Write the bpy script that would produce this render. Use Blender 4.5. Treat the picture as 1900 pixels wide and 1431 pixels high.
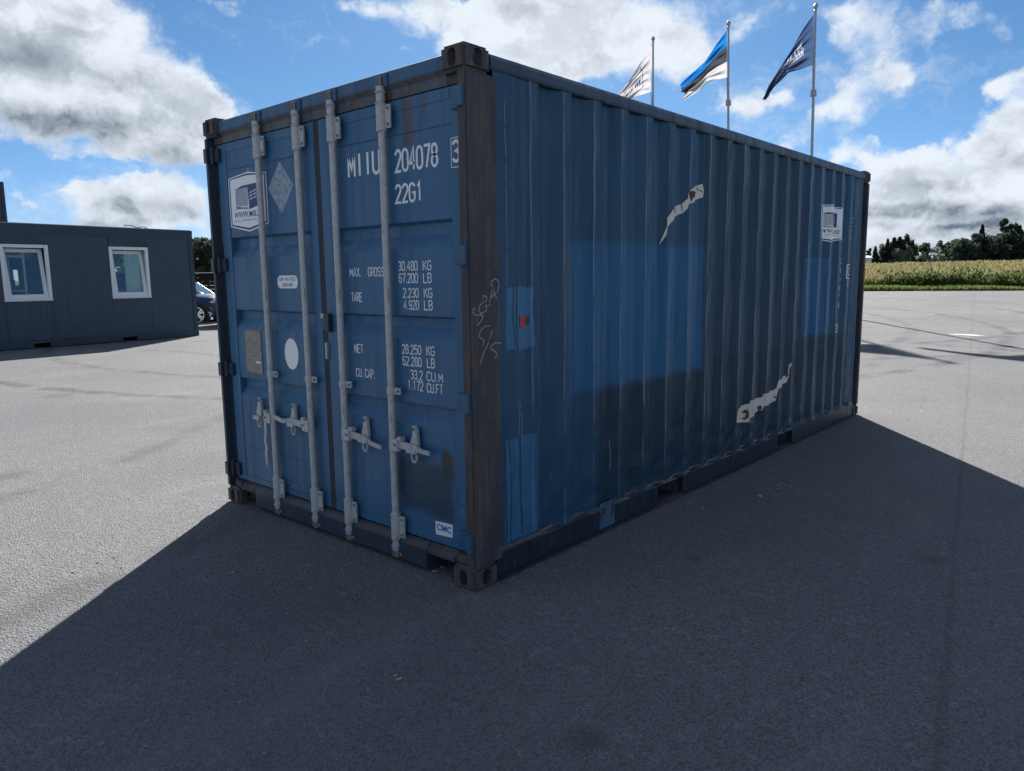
import bpy, bmesh, math, random
import numpy as np
from mathutils import Vector, Matrix, Euler
for o in list(bpy.data.objects): bpy.data.objects.remove(o)
random.seed(7)
SC = bpy.context.scene
COL = SC.collection
R = math.radians

# ------------------------------------------------------------------ camera, sky, sun, exposure
cam_d = bpy.data.cameras.new('camera'); cam = bpy.data.objects.new('camera', cam_d); COL.objects.link(cam)
cam_d.sensor_width = 36.0; cam_d.lens = 36.0*1375.01/1900; cam_d.clip_end = 4000; cam_d.clip_start = .05
cr, cu_, cf = Vector((.75207333,.65895973,-.01256126)), Vector((-.08584426,.11683525,.98943433)), Vector((-.65346497,.74304886,-.14443658))
CP = Vector((2.44017,-2.47978,1.54358))
m = Matrix((cr, cu_, -cf)).transposed().to_4x4(); m.translation = CP
cam.matrix_world = m
SC.camera = cam

SUN_AZ, SUN_EL = -39.0, 33.0          # degrees east of +Y, and above the ground
EXPOSURE = 1.4
SKY = .05
SUN = 4.95
SKY_TINT = (.295,.475,.655)
SC.view_settings.view_transform = 'Standard'; SC.view_settings.look = 'None'
SC.view_settings.exposure = EXPOSURE; SC.view_settings.gamma = 1; SC.view_settings.use_curve_mapping = False
CLOUDS=[(-58.88, 17.27, 2.17, 0.96, 0.4), (-27.07, 14.51, 1.48, 0.85, 0.35), (-12.56, 14.86, 1.49, 1.22, 0.5), (-10.86, 15.79, 2.0, 0.74, 0.45), (-8.77, 14.26, 1.11, 1.04, 0.4), (-17.48, 12.63, 1.32, 0.66, 0.35), (-22.12, 17.36, 1.73, 0.79, 0.35), (-46.11, 17.18, 2.74, 1.34, 0.5), (-71.78, 13.74, 7.21, 3.91, 1.1), (-66.45, 11.4, 4.39, 2.47, 1.1), (-63.74, 12.11, 2.77, 1.84, 0.95), (-71.26, 16.22, 5.58, 2.06, 0.9), (-72.08, 10.44, 4.62, 1.59, 0.9), (-62.81, 10.81, 2.11, 1.37, 0.6), (-65.0, 8.78, 3.28, 1.66, 0.9), (-62.2, 9.62, 1.77, 2.09, 0.7), (-66.15, 6.7, 2.03, 0.28, 0.3), (-61.61, 18.14, 3.16, 0.62, 0.7), (-54.08, 17.09, 0.83, 1.48, 0.55), (-55.04, 17.86, 0.82, 0.58, 0.4), (-57.58, 15.05, 1.47, 0.6, 0.25), (-56.93, 13.73, 0.92, 0.48, 0.35), (-59.31, 16.1, 0.72, 0.82, 0.15), (-68.27, 4.72, 2.64, 1.47, 1.1), (-64.93, 5.06, 2.61, 1.79, 1.15), (-71.48, 3.73, 2.18, 0.69, 0.8), (-70.68, 6.02, 1.31, 0.44, 0.6), (-73.14, 5.14, 0.65, 0.53, 0.5), (-74.48, 6.23, 1.44, 0.98, 0.45), (-50.71, 18.23, 2.3, 0.82, 0.6), (-49.07, 15.76, 1.24, 0.48, 0.5), (-40.21, 17.85, 6.63, 2.46, 1.15), (-33.18, 17.27, 6.42, 2.62, 1.1), (-28.97, 15.67, 4.08, 1.68, 0.6), (-39.05, 15.08, 5.5, 1.39, 0.9), (-44.5, 18.87, 3.52, 0.98, 0.8), (-24.57, 16.64, 1.08, 0.65, 0.35), (-24.6, 11.9, 2.24, 1.74, 0.95), (-22.25, 11.72, 1.76, 0.76, 0.6), (-17.22, 10.76, 2.45, 2.08, 0.8), (-19.4, 10.45, 1.37, 1.03, 0.6), (-14.39, 12.76, 1.5, 1.15, 0.9), (-16.02, 15.66, 3.13, 2.31, 0.7), (-19.03, 16.99, 1.99, 0.94, 0.5), (-12.94, 16.13, 1.2, 0.6, 0.4), (-8.85, 11.57, 1.26, 0.99, 0.8), (-7.85, 9.27, 1.91, 1.87, 0.9), (-9.46, 8.18, 1.71, 1.45, 0.7), (-7.92, 6.42, 2.46, 1.93, 1.0), (-12.74, 7.99, 1.38, 0.6, 0.6), (-14.91, 7.32, 1.91, 0.86, 0.7), (-12.0, 6.08, 3.28, 1.69, 0.9), (-15.14, 5.6, 2.24, 1.23, 0.8), (-10.59, 2.93, 6.2, 1.71, 1.0), (-17.91, 7.9, 2.34, 0.88, 0.8), (-21.8, 9.23, 2.11, 0.71, 0.7), (-14.98, 2.76, 2.57, 1.43, 0.8), (-15.3, 8.66, 0.65, 0.27, 0.4), (-7.19, 4.08, 3.22, 1.96, 0.9), (-13.12, 3.91, 3.67, 1.74, 0.8), (-57.74, 12.3, 5.64, 2.07, -0.4), (-20.96, 14.64, 1.72, 1.63, -0.5), (-11.95, 10.06, 2.08, 1.46, -0.5), (-69.94, 7.41, 3.86, 0.54, -1.0), (-56.39, 16.79, 2.22, 1.95, -0.3), (-73.21, 7.61, 2.08, 0.65, -0.5), (-27.37, 11.74, 2.24, 1.06, -0.4)]
DARKS=[(-15.03, 3.54, 2.25, 0.32, 0.8), (-8.51, 2.66, 2.53, 0.3, 0.7), (-12.36, 1.77, 2.75, 0.25, 0.5), (-15.59, 1.62, 1.64, 0.22, 0.5), (-73.26, 13.26, 3.24, 1.06, 0.6), (-68.84, 13.14, 2.22, 0.96, 0.35), (-67.61, 12.94, 1.94, 0.81, 0.35), (-70.34, 9.94, 5.12, 1.11, 0.85), (-72.99, 10.03, 1.77, 0.8, 0.5), (-65.04, 8.15, 2.75, 0.91, 0.7), (-68.09, 4.97, 1.48, 0.63, 0.5), (-64.94, 4.95, 2.08, 0.72, 0.7), (-69.92, 3.98, 1.92, 0.35, 0.5), (-11.89, 4.19, 1.82, 0.62, 0.8), (-14.4, 3.98, 1.28, 0.42, 0.7), (-9.15, 3.53, 1.72, 0.47, 0.7), (-14.99, 2.93, 1.62, 0.32, 0.6), (-11.19, 2.78, 2.1, 0.31, 0.6), (-7.94, 6.74, 1.39, 0.71, 0.6), (-12.6, 5.78, 1.54, 0.41, 0.3), (-7.68, 3.12, 1.67, 0.66, 0.6), (-13.34, 2.34, 1.88, 0.28, 0.4), (-8.47, 2.16, 1.7, 0.27, 0.5), (-24.57, 11.02, 1.46, 0.28, 0.15), (-40.98, 18.85, 1.96, 0.66, 0.35), (-71.37, 15.01, 1.8, 0.61, 0.2)]

def node(nt, kind, op=None, ins=(), **kw):
    n = nt.nodes.new(kind)
    if op: n.operation = op
    for k, v in kw.items(): setattr(n, k, v)
    for i, v in (ins.items() if isinstance(ins, dict) else enumerate(ins)):
        if v is None: continue
        if isinstance(v, bpy.types.NodeSocket): nt.links.new(v, n.inputs[i])
        else: n.inputs[i].default_value = v
    return n
def M(nt, op, a, b=None, c=None, clamp=False):
    n = node(nt, 'ShaderNodeMath', op, [a, b, c]); n.use_clamp = clamp; return n.outputs[0]
def VM(nt, op, a, b=None, c=None):
    n = node(nt, 'ShaderNodeVectorMath', op, [a, b, c]); return n.outputs[1] if op in ('DOT_PRODUCT','LENGTH') else n.outputs[0]
def MR(nt, v, a, b, c=0., d=1., smooth=True):
    n = node(nt, 'ShaderNodeMapRange', None, [v, a, b, c, d]); n.interpolation_type = 'SMOOTHSTEP' if smooth else 'LINEAR'; n.clamp = True
    return n.outputs[0]
def NOISE(nt, vec, scale, detail=4., rough=.55, dist=0.):
    n = node(nt, 'ShaderNodeTexNoise', None, {'Vector': vec, 'Scale': scale, 'Detail': detail, 'Roughness': rough, 'Distortion': dist}); return n.outputs[0]
def MIXC(nt, f, a, b, mode='MIX'):
    n = nt.nodes.new('ShaderNodeMix'); n.data_type = 'RGBA'; n.blend_type = mode
    for i, v in ((0, f), (6, a), (7, b)):
        if isinstance(v, bpy.types.NodeSocket): nt.links.new(v, n.inputs[i])
        else: n.inputs[i].default_value = v if i == 0 else (tuple(v)+(1,))[:4]
    return n.outputs[2]

W = bpy.data.worlds.new('World'); SC.world = W; W.use_nodes = True
W.cycles.sampling_method = 'MANUAL'; W.cycles.sample_map_resolution = 512
nt = W.node_tree; nt.nodes.clear()
tc = node(nt, 'ShaderNodeTexCoord').outputs['Generated']
sky = node(nt, 'ShaderNodeTexSky', sky_type='NISHITA', sun_disc=False, sun_elevation=R(SUN_EL), sun_rotation=R(SUN_AZ), altitude=50, air_density=1.0, dust_density=.25, ozone_density=1.6)
sx = node(nt, 'ShaderNodeSeparateXYZ', None, [tc])
az = M(nt, 'MULTIPLY', M(nt, 'ARCTAN2', sx.outputs[0], sx.outputs[1]), 180/math.pi)
el = M(nt, 'MULTIPLY', M(nt, 'ARCSINE', sx.outputs[2]), 180/math.pi)
# fractal noise over the direction
cv = VM(nt, 'MULTIPLY', tc, (2.2, 2.2, 2.7))
sunv = Vector((math.sin(R(SUN_AZ))*math.cos(R(SUN_EL)), math.cos(R(SUN_AZ))*math.cos(R(SUN_EL)), math.sin(R(SUN_EL))))
warp = node(nt, 'ShaderNodeTexNoise', None, {'Vector': cv, 'Scale': 9., 'Detail': 3., 'Roughness': .6}).outputs[1]
cvw = VM(nt, 'ADD', cv, VM(nt, 'MULTIPLY', VM(nt, 'SUBTRACT', warp, (.5,.5,.5)), (.10,.10,.10)))
def fbm(v, d):
    n = node(nt, 'ShaderNodeTexNoise', None, {'Vector': v, 'Scale': 3.1, 'Detail': d, 'Roughness': .62, 'Distortion': .15}); return n.outputs[0]
n1 = fbm(cvw, 8)
n2 = fbm(VM(nt, 'ADD', cvw, (sunv.x*.035, sunv.y*.035, .075)), 5)
wob = node(nt, 'ShaderNodeTexNoise', None, {'Vector': cv, 'Scale': 6., 'Detail': 6., 'Roughness': .62}).outputs[1]
wv_ = VM(nt, 'MULTIPLY', VM(nt, 'SUBTRACT', wob, (.5,.5,.5)), (6.5,4.5,0.))
azel = VM(nt, 'ADD', node(nt, 'ShaderNodeCombineXYZ', None, [az, el, 0.]).outputs[0], wv_)
def blobs(lst, vec):
    acc = 0.
    for a, e, ra, re, amp in lst:
        v = VM(nt, 'MULTIPLY_ADD', vec, (1/ra, 1/re, 0), (-a/ra, -e/re, 0))
        acc = M(nt, 'MULTIPLY_ADD', M(nt, 'POWER', .3, VM(nt, 'DOT_PRODUCT', v, v)), amp, acc)
    return acc
cl = M(nt, 'MINIMUM', blobs(CLOUDS, azel), 1.2); dk = blobs(DARKS, VM(nt, 'SUBTRACT', azel, VM(nt, 'MULTIPLY', wv_, (.3,.3,0.))))
# away from the clouds placed in view the noise alone makes the cover
inview = M(nt, 'MULTIPLY', MR(nt, M(nt, 'ABSOLUTE', M(nt, 'ADD', az, 41.)), 36., 50., 1., 0.), MR(nt, el, 20., 30., 1., 0.))
base = NOISE(nt, cv, .9, 2, .5)
freec = MR(nt, base, .43, .68, 0., 1.)
mask = M(nt, 'ADD', M(nt, 'MULTIPLY', cl, inview), M(nt, 'MULTIPLY', freec, M(nt, 'SUBTRACT', 1., inview)))
mask = M(nt, 'MAXIMUM', mask, MR(nt, el, 8.5, 2., 0., .62))
dens = M(nt, 'ADD', M(nt, 'MULTIPLY', M(nt, 'SUBTRACT', n1, .5), 2.3), M(nt, 'SUBTRACT', mask, .42))
cir = NOISE(nt, VM(nt, 'MULTIPLY', VM(nt, 'ADD', tc, VM(nt, 'MULTIPLY', VM(nt, 'SUBTRACT', warp, (.5,.5,.5)), (.12,.12,.12))), (3., 5., 9.)), 1.6, 8, .66)
alpha = M(nt, 'MAXIMUM', MR(nt, dens, -.18, .50), M(nt, 'MULTIPLY', MR(nt, cir, .50, .78), .42))
thick = MR(nt, dens, .15, 1.2)
shade = MR(nt, M(nt, 'SUBTRACT', n2, n1), -.10, .12)      # denser on the sun's side: in shade
lum = M(nt, 'SUBTRACT', 1.02, M(nt, 'MULTIPLY', shade, M(nt, 'MULTIPLY_ADD', thick, .42, .12)))
lum = M(nt, 'SUBTRACT', lum, M(nt, 'MULTIPLY', M(nt,'MINIMUM',dk,1.05), M(nt, 'MULTIPLY_ADD', n2, .7, .22)))
lum = M(nt, 'MAXIMUM', lum, .12)
K = 1/(2**EXPOSURE)
ccol = MIXC(nt, MR(nt, lum, .10, 1., 0., 1., False), (.14, .19, .255), (.83, .90, .985))
ccol = VM(nt, 'MULTIPLY', ccol, (K/SKY*1.0,)*3)
skyc = VM(nt, 'MULTIPLY', sky.outputs[0], MIXC(nt, MR(nt, el, 0., 14., 0., 1.), (.37,.53,.87), SKY_TINT))
mixs = MIXC(nt, alpha, skyc, ccol)
bg = node(nt, 'ShaderNodeBackground', None, [mixs, SKY])
out = node(nt, 'ShaderNodeOutputWorld'); nt.links.new(bg.outputs[0], out.inputs[0])

sd = bpy.data.lights.new('sun', 'SUN'); so = bpy.data.objects.new('sun', sd); COL.objects.link(so)
sd.energy = SUN; sd.angle = R(.53); sd.color = (1, .94, .86)
so.rotation_euler = sunv.to_track_quat('Z', 'Y').to_euler(); so.location = (0,0,60)

# ------------------------------------------------------------------ materials
def mat(name, col=(.5,.5,.5), rough=.6, metal=0., spec=.5, build=None):
    m = bpy.data.materials.new(name); m.use_nodes = True; t = m.node_tree
    b = t.nodes['Principled BSDF']
    b.inputs['Base Color'].default_value = tuple(col)+(1,); b.inputs['Roughness'].default_value = rough
    b.inputs['Metallic'].default_value = metal; b.inputs['Specular IOR Level'].default_value = spec
    if build: build(t, b)
    return m
def oc(t): return node(t, 'ShaderNodeTexCoord').outputs['Object']
def bump(t, b, h, strength, dist=.01, normal=None):
    n = node(t, 'ShaderNodeBump', None, {'Height': h, 'Strength': strength, 'Distance': dist}); t.links.new(n.outputs[0], b.inputs['Normal'])
def boxmask(t, comp, a0, a1, b0, b1, s=.004, wob=None):
    """1 inside the rectangle a0..a1 x b0..b1 of two coordinates"""
    A, B = comp
    r = M(t, 'MINIMUM', M(t, 'MINIMUM', M(t,'SUBTRACT',A,a0), M(t,'SUBTRACT',a1,A)), M(t, 'MINIMUM', M(t,'SUBTRACT',B,b0), M(t,'SUBTRACT',b1,B)))
    if wob is not None: r = M(t, 'ADD', r, wob)
    return MR(t, r, -s, s)

def paint_fn(col, streak=.5, rustc=(.075,.036,.022), rust=.62, patches=(), axes='yz', worn=.6, bumpy=.05, dirtz=.0, rubs=None, spec=.45):
    def fn(t, b):
        p = oc(t); s = node(t, 'ShaderNodeSeparateXYZ', None, [p])
        big = NOISE(t, p, 1.7, 3)
        st = NOISE(t, VM(t,'MULTIPLY',p,(9,9,.45)), 2.2, 6, .6)
        fine = NOISE(t, VM(t,'MULTIPLY',p,(60,60,3.)), 1.5, 5, .65)
        c = MIXC(t, M(t,'MULTIPLY',MR(t,big,.3,.7),.45), col, [x*.72 for x in col])
        comp = {'yz': (s.outputs[1], s.outputs[2]), 'xz': (s.outputs[0], s.outputs[2])}[axes]
        wobn = M(t, 'MULTIPLY', M(t,'SUBTRACT',NOISE(t,VM(t,'MULTIPLY',p,(1,1,.6)),9,6,.7),.5), .09)
        for (a0,a1,b0,b1,pc,al,soft) in patches:
            f = M(t, 'MULTIPLY', boxmask(t, comp, a0,a1,b0,b1, soft, wobn), M(t,'MULTIPLY',MR(t,st,.25,.6,.7,1.),al))
            c = MIXC(t, f, c, pc)
        c = MIXC(t, M(t,'MULTIPLY',MR(t,st,.48,.72),streak*.7), c, [x*.45+.012 for x in col])
        c = MIXC(t, M(t,'MULTIPLY',MR(t,fine,.60,.78),.30*streak), c, [min(1,x*1.9+.04) for x in col])
        if rubs: c = rubs(t, c, p, s)
        sc = NOISE(t, VM(t,'MULTIPLY',p,(18,18,1.6)), 5, 6, .7)
        c = MIXC(t, M(t,'MULTIPLY',MR(t,sc,.70,.74),worn), c, (.20,.25,.30))
        rn = NOISE(t, VM(t,'MULTIPLY',p,(5,5,2)), 3.2, 8, .68)
        rn = M(t, 'ADD', rn, MR(t, s.outputs[2], .55, .05, 0., dirtz, False))
        c = MIXC(t, MR(t, rn, rust, rust+.06), c, rustc)
        t.links.new(c, b.inputs['Base Color']); b.inputs['Specular IOR Level'].default_value = spec
        t.links.new(MR(t, st, .3, .7, .32, .58), b.inputs['Roughness'])
        h = M(t,'ADD',M(t,'MULTIPLY',NOISE(t,p,5,3),1.0), M(t,'MULTIPLY',fine,.05))
        bump(t, b, h, bumpy, .03)
    return fn
BLUE = (.026,.085,.19)
def drips(t, c, p, s):
    # two rust runs below the header, above the right door's number, and a rust blotch
    for x0, w, z0, z1, al in ((-.455,.035,2.19,2.42,.75),(-.335,.02,2.30,2.42,.4)):
        f = boxmask(t, (s.outputs[0], s.outputs[2]), x0-w, x0+w, z0, z1, .025, M(t,'MULTIPLY',M(t,'SUBTRACT',NOISE(t,VM(t,'MULTIPLY',p,(14,14,1.)),3,4),.5),.06))
        c = MIXC(t, M(t,'MULTIPLY',f,al), c, (.09,.055,.045))
    d = VM(t,'MULTIPLY_ADD', p, (1/.055,0,1/.085), (.235/.055,0,-.61/.085))
    c = MIXC(t, M(t,'MULTIPLY',MR(t, M(t,'ADD',VM(t,'LENGTH',d),M(t,'MULTIPLY',NOISE(t,p,25,3),.6)), 1.35,.9),.85), c, (.055,.035,.028))
    f = boxmask(t, (s.outputs[0], s.outputs[2]), -.60,-.20,.30,.585,.03, M(t,'MULTIPLY',M(t,'SUBTRACT',NOISE(t,p,6,3),.5),.12))
    c = MIXC(t, M(t,'MULTIPLY',f,.8), c, (.022,.036,.058))
    return c
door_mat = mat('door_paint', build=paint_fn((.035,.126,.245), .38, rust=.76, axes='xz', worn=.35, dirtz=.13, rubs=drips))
LB = (.046,.185,.35); MB_ = (.018,.128,.285); DKB = (.027,.055,.092)
def ridges(t, c, p, s):
    # worn, paler paint along the corrugation's creases
    ph = M(t,'FRACT',M(t,'DIVIDE',M(t,'SUBTRACT',s.outputs[1],1.02-.2785*8+.006),.2785))
    w = M(t,'MULTIPLY',MR(t,ph,0.,.012), MR(t,ph,.05,.03))
    w = M(t,'MULTIPLY',w, MR(t,NOISE(t,VM(t,'MULTIPLY',p,(2,7,1.4)),2.,6,.7),.42,.60))
    return MIXC(t, M(t,'MULTIPLY',w,.7), c, (.20,.26,.32))
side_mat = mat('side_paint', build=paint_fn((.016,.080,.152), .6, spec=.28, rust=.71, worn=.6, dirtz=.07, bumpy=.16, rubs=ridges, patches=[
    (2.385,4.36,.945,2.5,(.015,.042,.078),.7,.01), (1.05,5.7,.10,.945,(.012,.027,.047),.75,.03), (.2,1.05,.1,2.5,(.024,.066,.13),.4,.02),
    (.80,2.385,.885,1.735,MB_,.85,.03), (1.1,2.385,.90,1.70,(.015,.118,.255),.5,.06), (4.335,5.11,.975,1.68,(.015,.115,.27),.9,.008),
    (.272,.492,1.185,1.49,LB,.85,.004),(.25,.51,.185,.725,LB,.75,.005),(.73,.885,1.32,1.70,(.07,.10,.14),.5,.004)]))
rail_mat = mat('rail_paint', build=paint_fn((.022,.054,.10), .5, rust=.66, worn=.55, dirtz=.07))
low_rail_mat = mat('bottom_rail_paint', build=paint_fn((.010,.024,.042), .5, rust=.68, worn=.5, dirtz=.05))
header_mat = mat('header_paint', build=paint_fn((.036,.105,.205), .5, rust=.72, axes='xz', worn=.6))
dirt_mat = mat('dirty_lip', build=paint_fn((.075,.085,.10), .9, rust=.58, axes='xz', worn=.9))
sill_mat = mat('sill_paint', build=paint_fn((.022,.045,.075), .8, rust=.60, axes='xz', worn=.9, dirtz=.03))
def rusty(t, b):
    p = oc(t)
    st = NOISE(t, VM(t,'MULTIPLY',p,(16,16,1.5)), 2, 7, .7); g = NOISE(t, p, 28, 6, .7); big = NOISE(t, VM(t,'MULTIPLY',p,(3,3,1)), 2.2, 4)
    blot = NOISE(t, VM(t,'MULTIPLY',p,(5,5,1.6)), 2.4, 7, .68)
    c = MIXC(t, MR(t,st,.35,.66), (.062,.049,.045), (.105,.086,.078))
    c = MIXC(t, MR(t,blot,.44,.56), c, (.044,.050,.066))
    c = MIXC(t, M(t,'MULTIPLY',MR(t,blot,.56,.70),.8), c, (.085,.078,.078))
    c = MIXC(t, MR(t,big,.48,.66), c, (.04,.037,.046))
    c = MIXC(t, M(t,'MULTIPLY',MR(t,g,.60,.72),.5), c, (.17,.14,.125))
    c = MIXC(t, M(t,'MULTIPLY',MR(t,NOISE(t,VM(t,'MULTIPLY',p,(12,12,2.)),3,6,.7),.60,.68),.7), c, (.045,.075,.125))
    t.links.new(c, b.inputs['Base Color']); bump(t, b, M(t,'ADD',g,st), .35, .006)
rust_mat = mat('rusty_steel', rough=.75, build=rusty)
post_dark = mat('post_paint_dark', build=paint_fn((.020,.034,.058), .7, rust=.62, axes='xz', worn=.5))
def galv(t, b):
    p = oc(t); g = NOISE(t, p, 40, 5, .7); st = NOISE(t, VM(t,'MULTIPLY',p,(30,30,2)), 2, 5, .7)
    c = MIXC(t, MR(t,g,.35,.68), (.48,.49,.50), (.36,.37,.375)); c = MIXC(t, M(t,'MULTIPLY',MR(t,st,.58,.70),.85), c, (.13,.10,.08)); c = MIXC(t, M(t,'MULTIPLY',MR(t,NOISE(t,p,16,6,.75),.62,.68),.8), c, (.16,.095,.06))
    t.links.new(c, b.inputs['Base Color']); bump(t, b, g, .15, .002)
galv_mat = mat('galvanised_steel', rough=.55, metal=.15, build=galv)
bolt_mat = mat('bolt_dark', (.05,.048,.05), .6)
rubber = mat('rubber', (.028,.029,.032), .7)
def chipped(col, thr=.66, wear=(.03,.1,.23)):
    def fn(t, b):
        p = oc(t); n = NOISE(t, p, 34, 6, .75)
        c = MIXC(t, MR(t,n,thr,thr+.04), col, wear); c = MIXC(t, M(t,'MULTIPLY',MR(t,NOISE(t,p,9,4),.4,.7),.25), c, [x*.6 for x in col])
        t.links.new(c, b.inputs['Base Color'])
    return fn
letter_mat = mat('white_lettering', rough=.6, build=chipped((.78,.80,.82), .68))
sticker_w = mat('sticker_white', (.80,.82,.85), .45)
sticker_n = mat('sticker_navy', (.012,.04,.15), .45)
sticker_g = mat('sticker_grey_print', (.10,.11,.13), .5)
ghost_mat = mat('placard_residue', rough=.6, build=chipped((.30,.36,.42), .50, (.16,.23,.32)))
plate_mat = mat('data_plate_grey', rough=.5, metal=.3, build=lambda t,b: t.links.new(MIXC(t, MR(t,NOISE(t,VM(t,'MULTIPLY',oc(t),(60,60,160)),1,3),.45,.6), (.30,.28,.25), (.15,.14,.13)), b.inputs['Base Color']))
chalk_mat = mat('chalk', rough=.9, build=chipped((.34,.35,.37), .56, (.08,.06,.055)))
def cream(t, b):
    p = oc(t); n = NOISE(t, VM(t,'MULTIPLY',p,(10,10,3)), 3, 7, .7)
    c = MIXC(t, MR(t,n,.56,.66), (.64,.61,.54), (.42,.36,.28)); t.links.new(c, b.inputs['Base Color'])
cream_mat = mat('old_logo_paint', rough=.6, build=cream)
rusted = mat('rust_bleed', (.15,.045,.02), .85, build=lambda t,b: t.links.new(MIXC(t, MR(t,NOISE(t,oc(t),60,5),.4,.6), (.15,.05,.024), (.06,.02,.012)), b.inputs['Base Color']))
red_mat = mat('red_label', (.42,.06,.045), .6); cimc_blue = mat('print_blue', (.03,.16,.45), .5)
plain_mark = mat('weld_and_dent_shade', rough=.6, build=lambda t,b: t.links.new(MIXC(t, MR(t,NOISE(t,oc(t),20,4),.4,.6), (.020,.035,.058), (.05,.07,.09)), b.inputs['Base Color']))
dark_in = mat('underside_dark', (.015,.015,.016), .9)

SWOOSH=[[(1.791, 1.732), (1.848, 1.856), (1.848, 1.913), (1.913, 1.966), (2.077, 2.015), (2.123, 2.05), (2.122, 2.09), (2.192, 2.127), (2.362, 2.167), (2.371, 2.115), (2.365, 2.074), (2.286, 2.054), (2.129, 2.014), (2.124, 1.986), (2.084, 1.954), (1.925, 1.902), (1.852, 1.856), (1.848, 1.804)], [(2.977, 0.392), (2.978, 0.469), (3.004, 0.501), (3.167, 0.5), (3.233, 0.51), (3.234, 0.531), (3.497, 0.522), (3.513, 0.553), (3.741, 0.55), (3.782, 0.569), (3.79, 0.608), (3.797, 0.635), (4.031, 0.647), (4.054, 0.691), (4.058, 0.743), (4.082, 0.759), (4.087, 0.744), (4.063, 0.708), (4.059, 0.634), (4.034, 0.584), (3.801, 0.562), (3.789, 0.507), (3.775, 0.457), (3.701, 0.437), (3.517, 0.45), (3.501, 0.413), (3.303, 0.395), (3.24, 0.388), (3.235, 0.354), (3.185, 0.356)]]
SWRUST=[[(2.122, 2.094), (2.166, 2.102), (2.295, 2.105), (2.185, 2.059), (2.157, 2.03), (2.137, 2.056)], [(2.293, 2.134), (2.354, 2.122), (2.37, 2.102), (2.353, 2.114), (2.298, 2.128)], [(2.069, 2.013), (2.077, 2.012), (2.079, 1.978), (2.084, 1.956), (2.076, 1.976)], [(1.923, 1.969), (1.999, 1.979), (2.004, 1.957), (1.966, 1.944)], [(3.14, 0.441), (3.192, 0.461), (3.228, 0.442), (3.233, 0.394), (3.195, 0.376), (3.15, 0.398), (3.194, 0.397), (3.204, 0.428)], [(3.413, 0.445), (3.488, 0.457), (3.5, 0.429), (3.472, 0.404), (3.424, 0.405), (3.466, 0.421)], [(3.009, 0.434), (3.037, 0.424), (3.164, 0.383), (3.127, 0.389)], [(4.033, 0.647), (4.053, 0.689), (4.053, 0.64), (4.019, 0.623)], [(3.755, 0.496), (3.779, 0.499), (3.782, 0.483), (3.758, 0.481)]]
CHALK=[[(0.049, 1.401), (0.031, 1.398), (0.026, 1.383), (0.048, 1.368), (0.085, 1.368), (0.097, 1.361), (0.078, 1.337), (0.053, 1.318)], [(0.103, 1.431), (0.077, 1.416), (0.067, 1.393), (0.079, 1.375), (0.112, 1.384), (0.122, 1.392), (0.117, 1.414)], [(0.092, 1.443), (0.103, 1.46), (0.124, 1.452), (0.119, 1.434), (0.1, 1.423), (0.116, 1.408), (0.135, 1.414)], [(0.146, 1.405), (0.145, 1.437), (0.157, 1.468), (0.165, 1.508), (0.179, 1.472), (0.196, 1.436)], [(0.153, 1.449), (0.189, 1.464)], [(0.15, 1.504), (0.161, 1.528), (0.184, 1.538), (0.205, 1.529), (0.212, 1.507), (0.198, 1.475), (0.162, 1.46)], [(0.141, 1.314), (0.109, 1.312), (0.077, 1.296), (0.065, 1.267), (0.082, 1.256), (0.1, 1.245), (0.092, 1.22)], [(0.161, 1.293), (0.124, 1.223), (0.085, 1.17), (0.07, 1.133)], [(0.223, 1.224), (0.178, 1.229), (0.151, 1.217), (0.144, 1.201), (0.177, 1.187), (0.191, 1.169), (0.171, 1.154)]]
PB=[(-13.498, 24.514, 0.385), (-9.658, 23.364, 0.36), (-6.442, 22.481, 0.34)]
FLAGS=[([(-0.222, 10.079), (-0.593, 9.524), (-0.834, 9.145), (-1.121, 8.743), (-1.475, 8.277), (-1.675, 8.01)], [(-0.193, 8.378), (-0.421, 8.317), (-0.645, 8.266), (-0.89, 8.151), (-1.113, 8.003), (-1.359, 7.802)]), ([(-0.317, 9.649), (-0.738, 9.063), (-1.142, 8.512), (-1.553, 8.158), (-1.944, 7.803)], [(-0.271, 8.062), (-0.625, 7.987), (-1.0, 7.871), (-1.411, 7.475), (-1.806, 7.23)]), ([(-0.222, 9.244), (-0.548, 8.769), (-0.858, 8.28), (-1.126, 7.878), (-1.328, 7.564), (-1.54, 7.18), (-1.759, 6.657)], [(-0.173, 7.726), (-0.38, 7.665), (-0.66, 7.544), (-1.072, 7.418), (-1.312, 7.154), (-1.483, 6.951), (-1.694, 6.633)])]
PT=[(-0.134, 10.474), (-0.266, 9.955), (-0.17, 9.574)]
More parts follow.
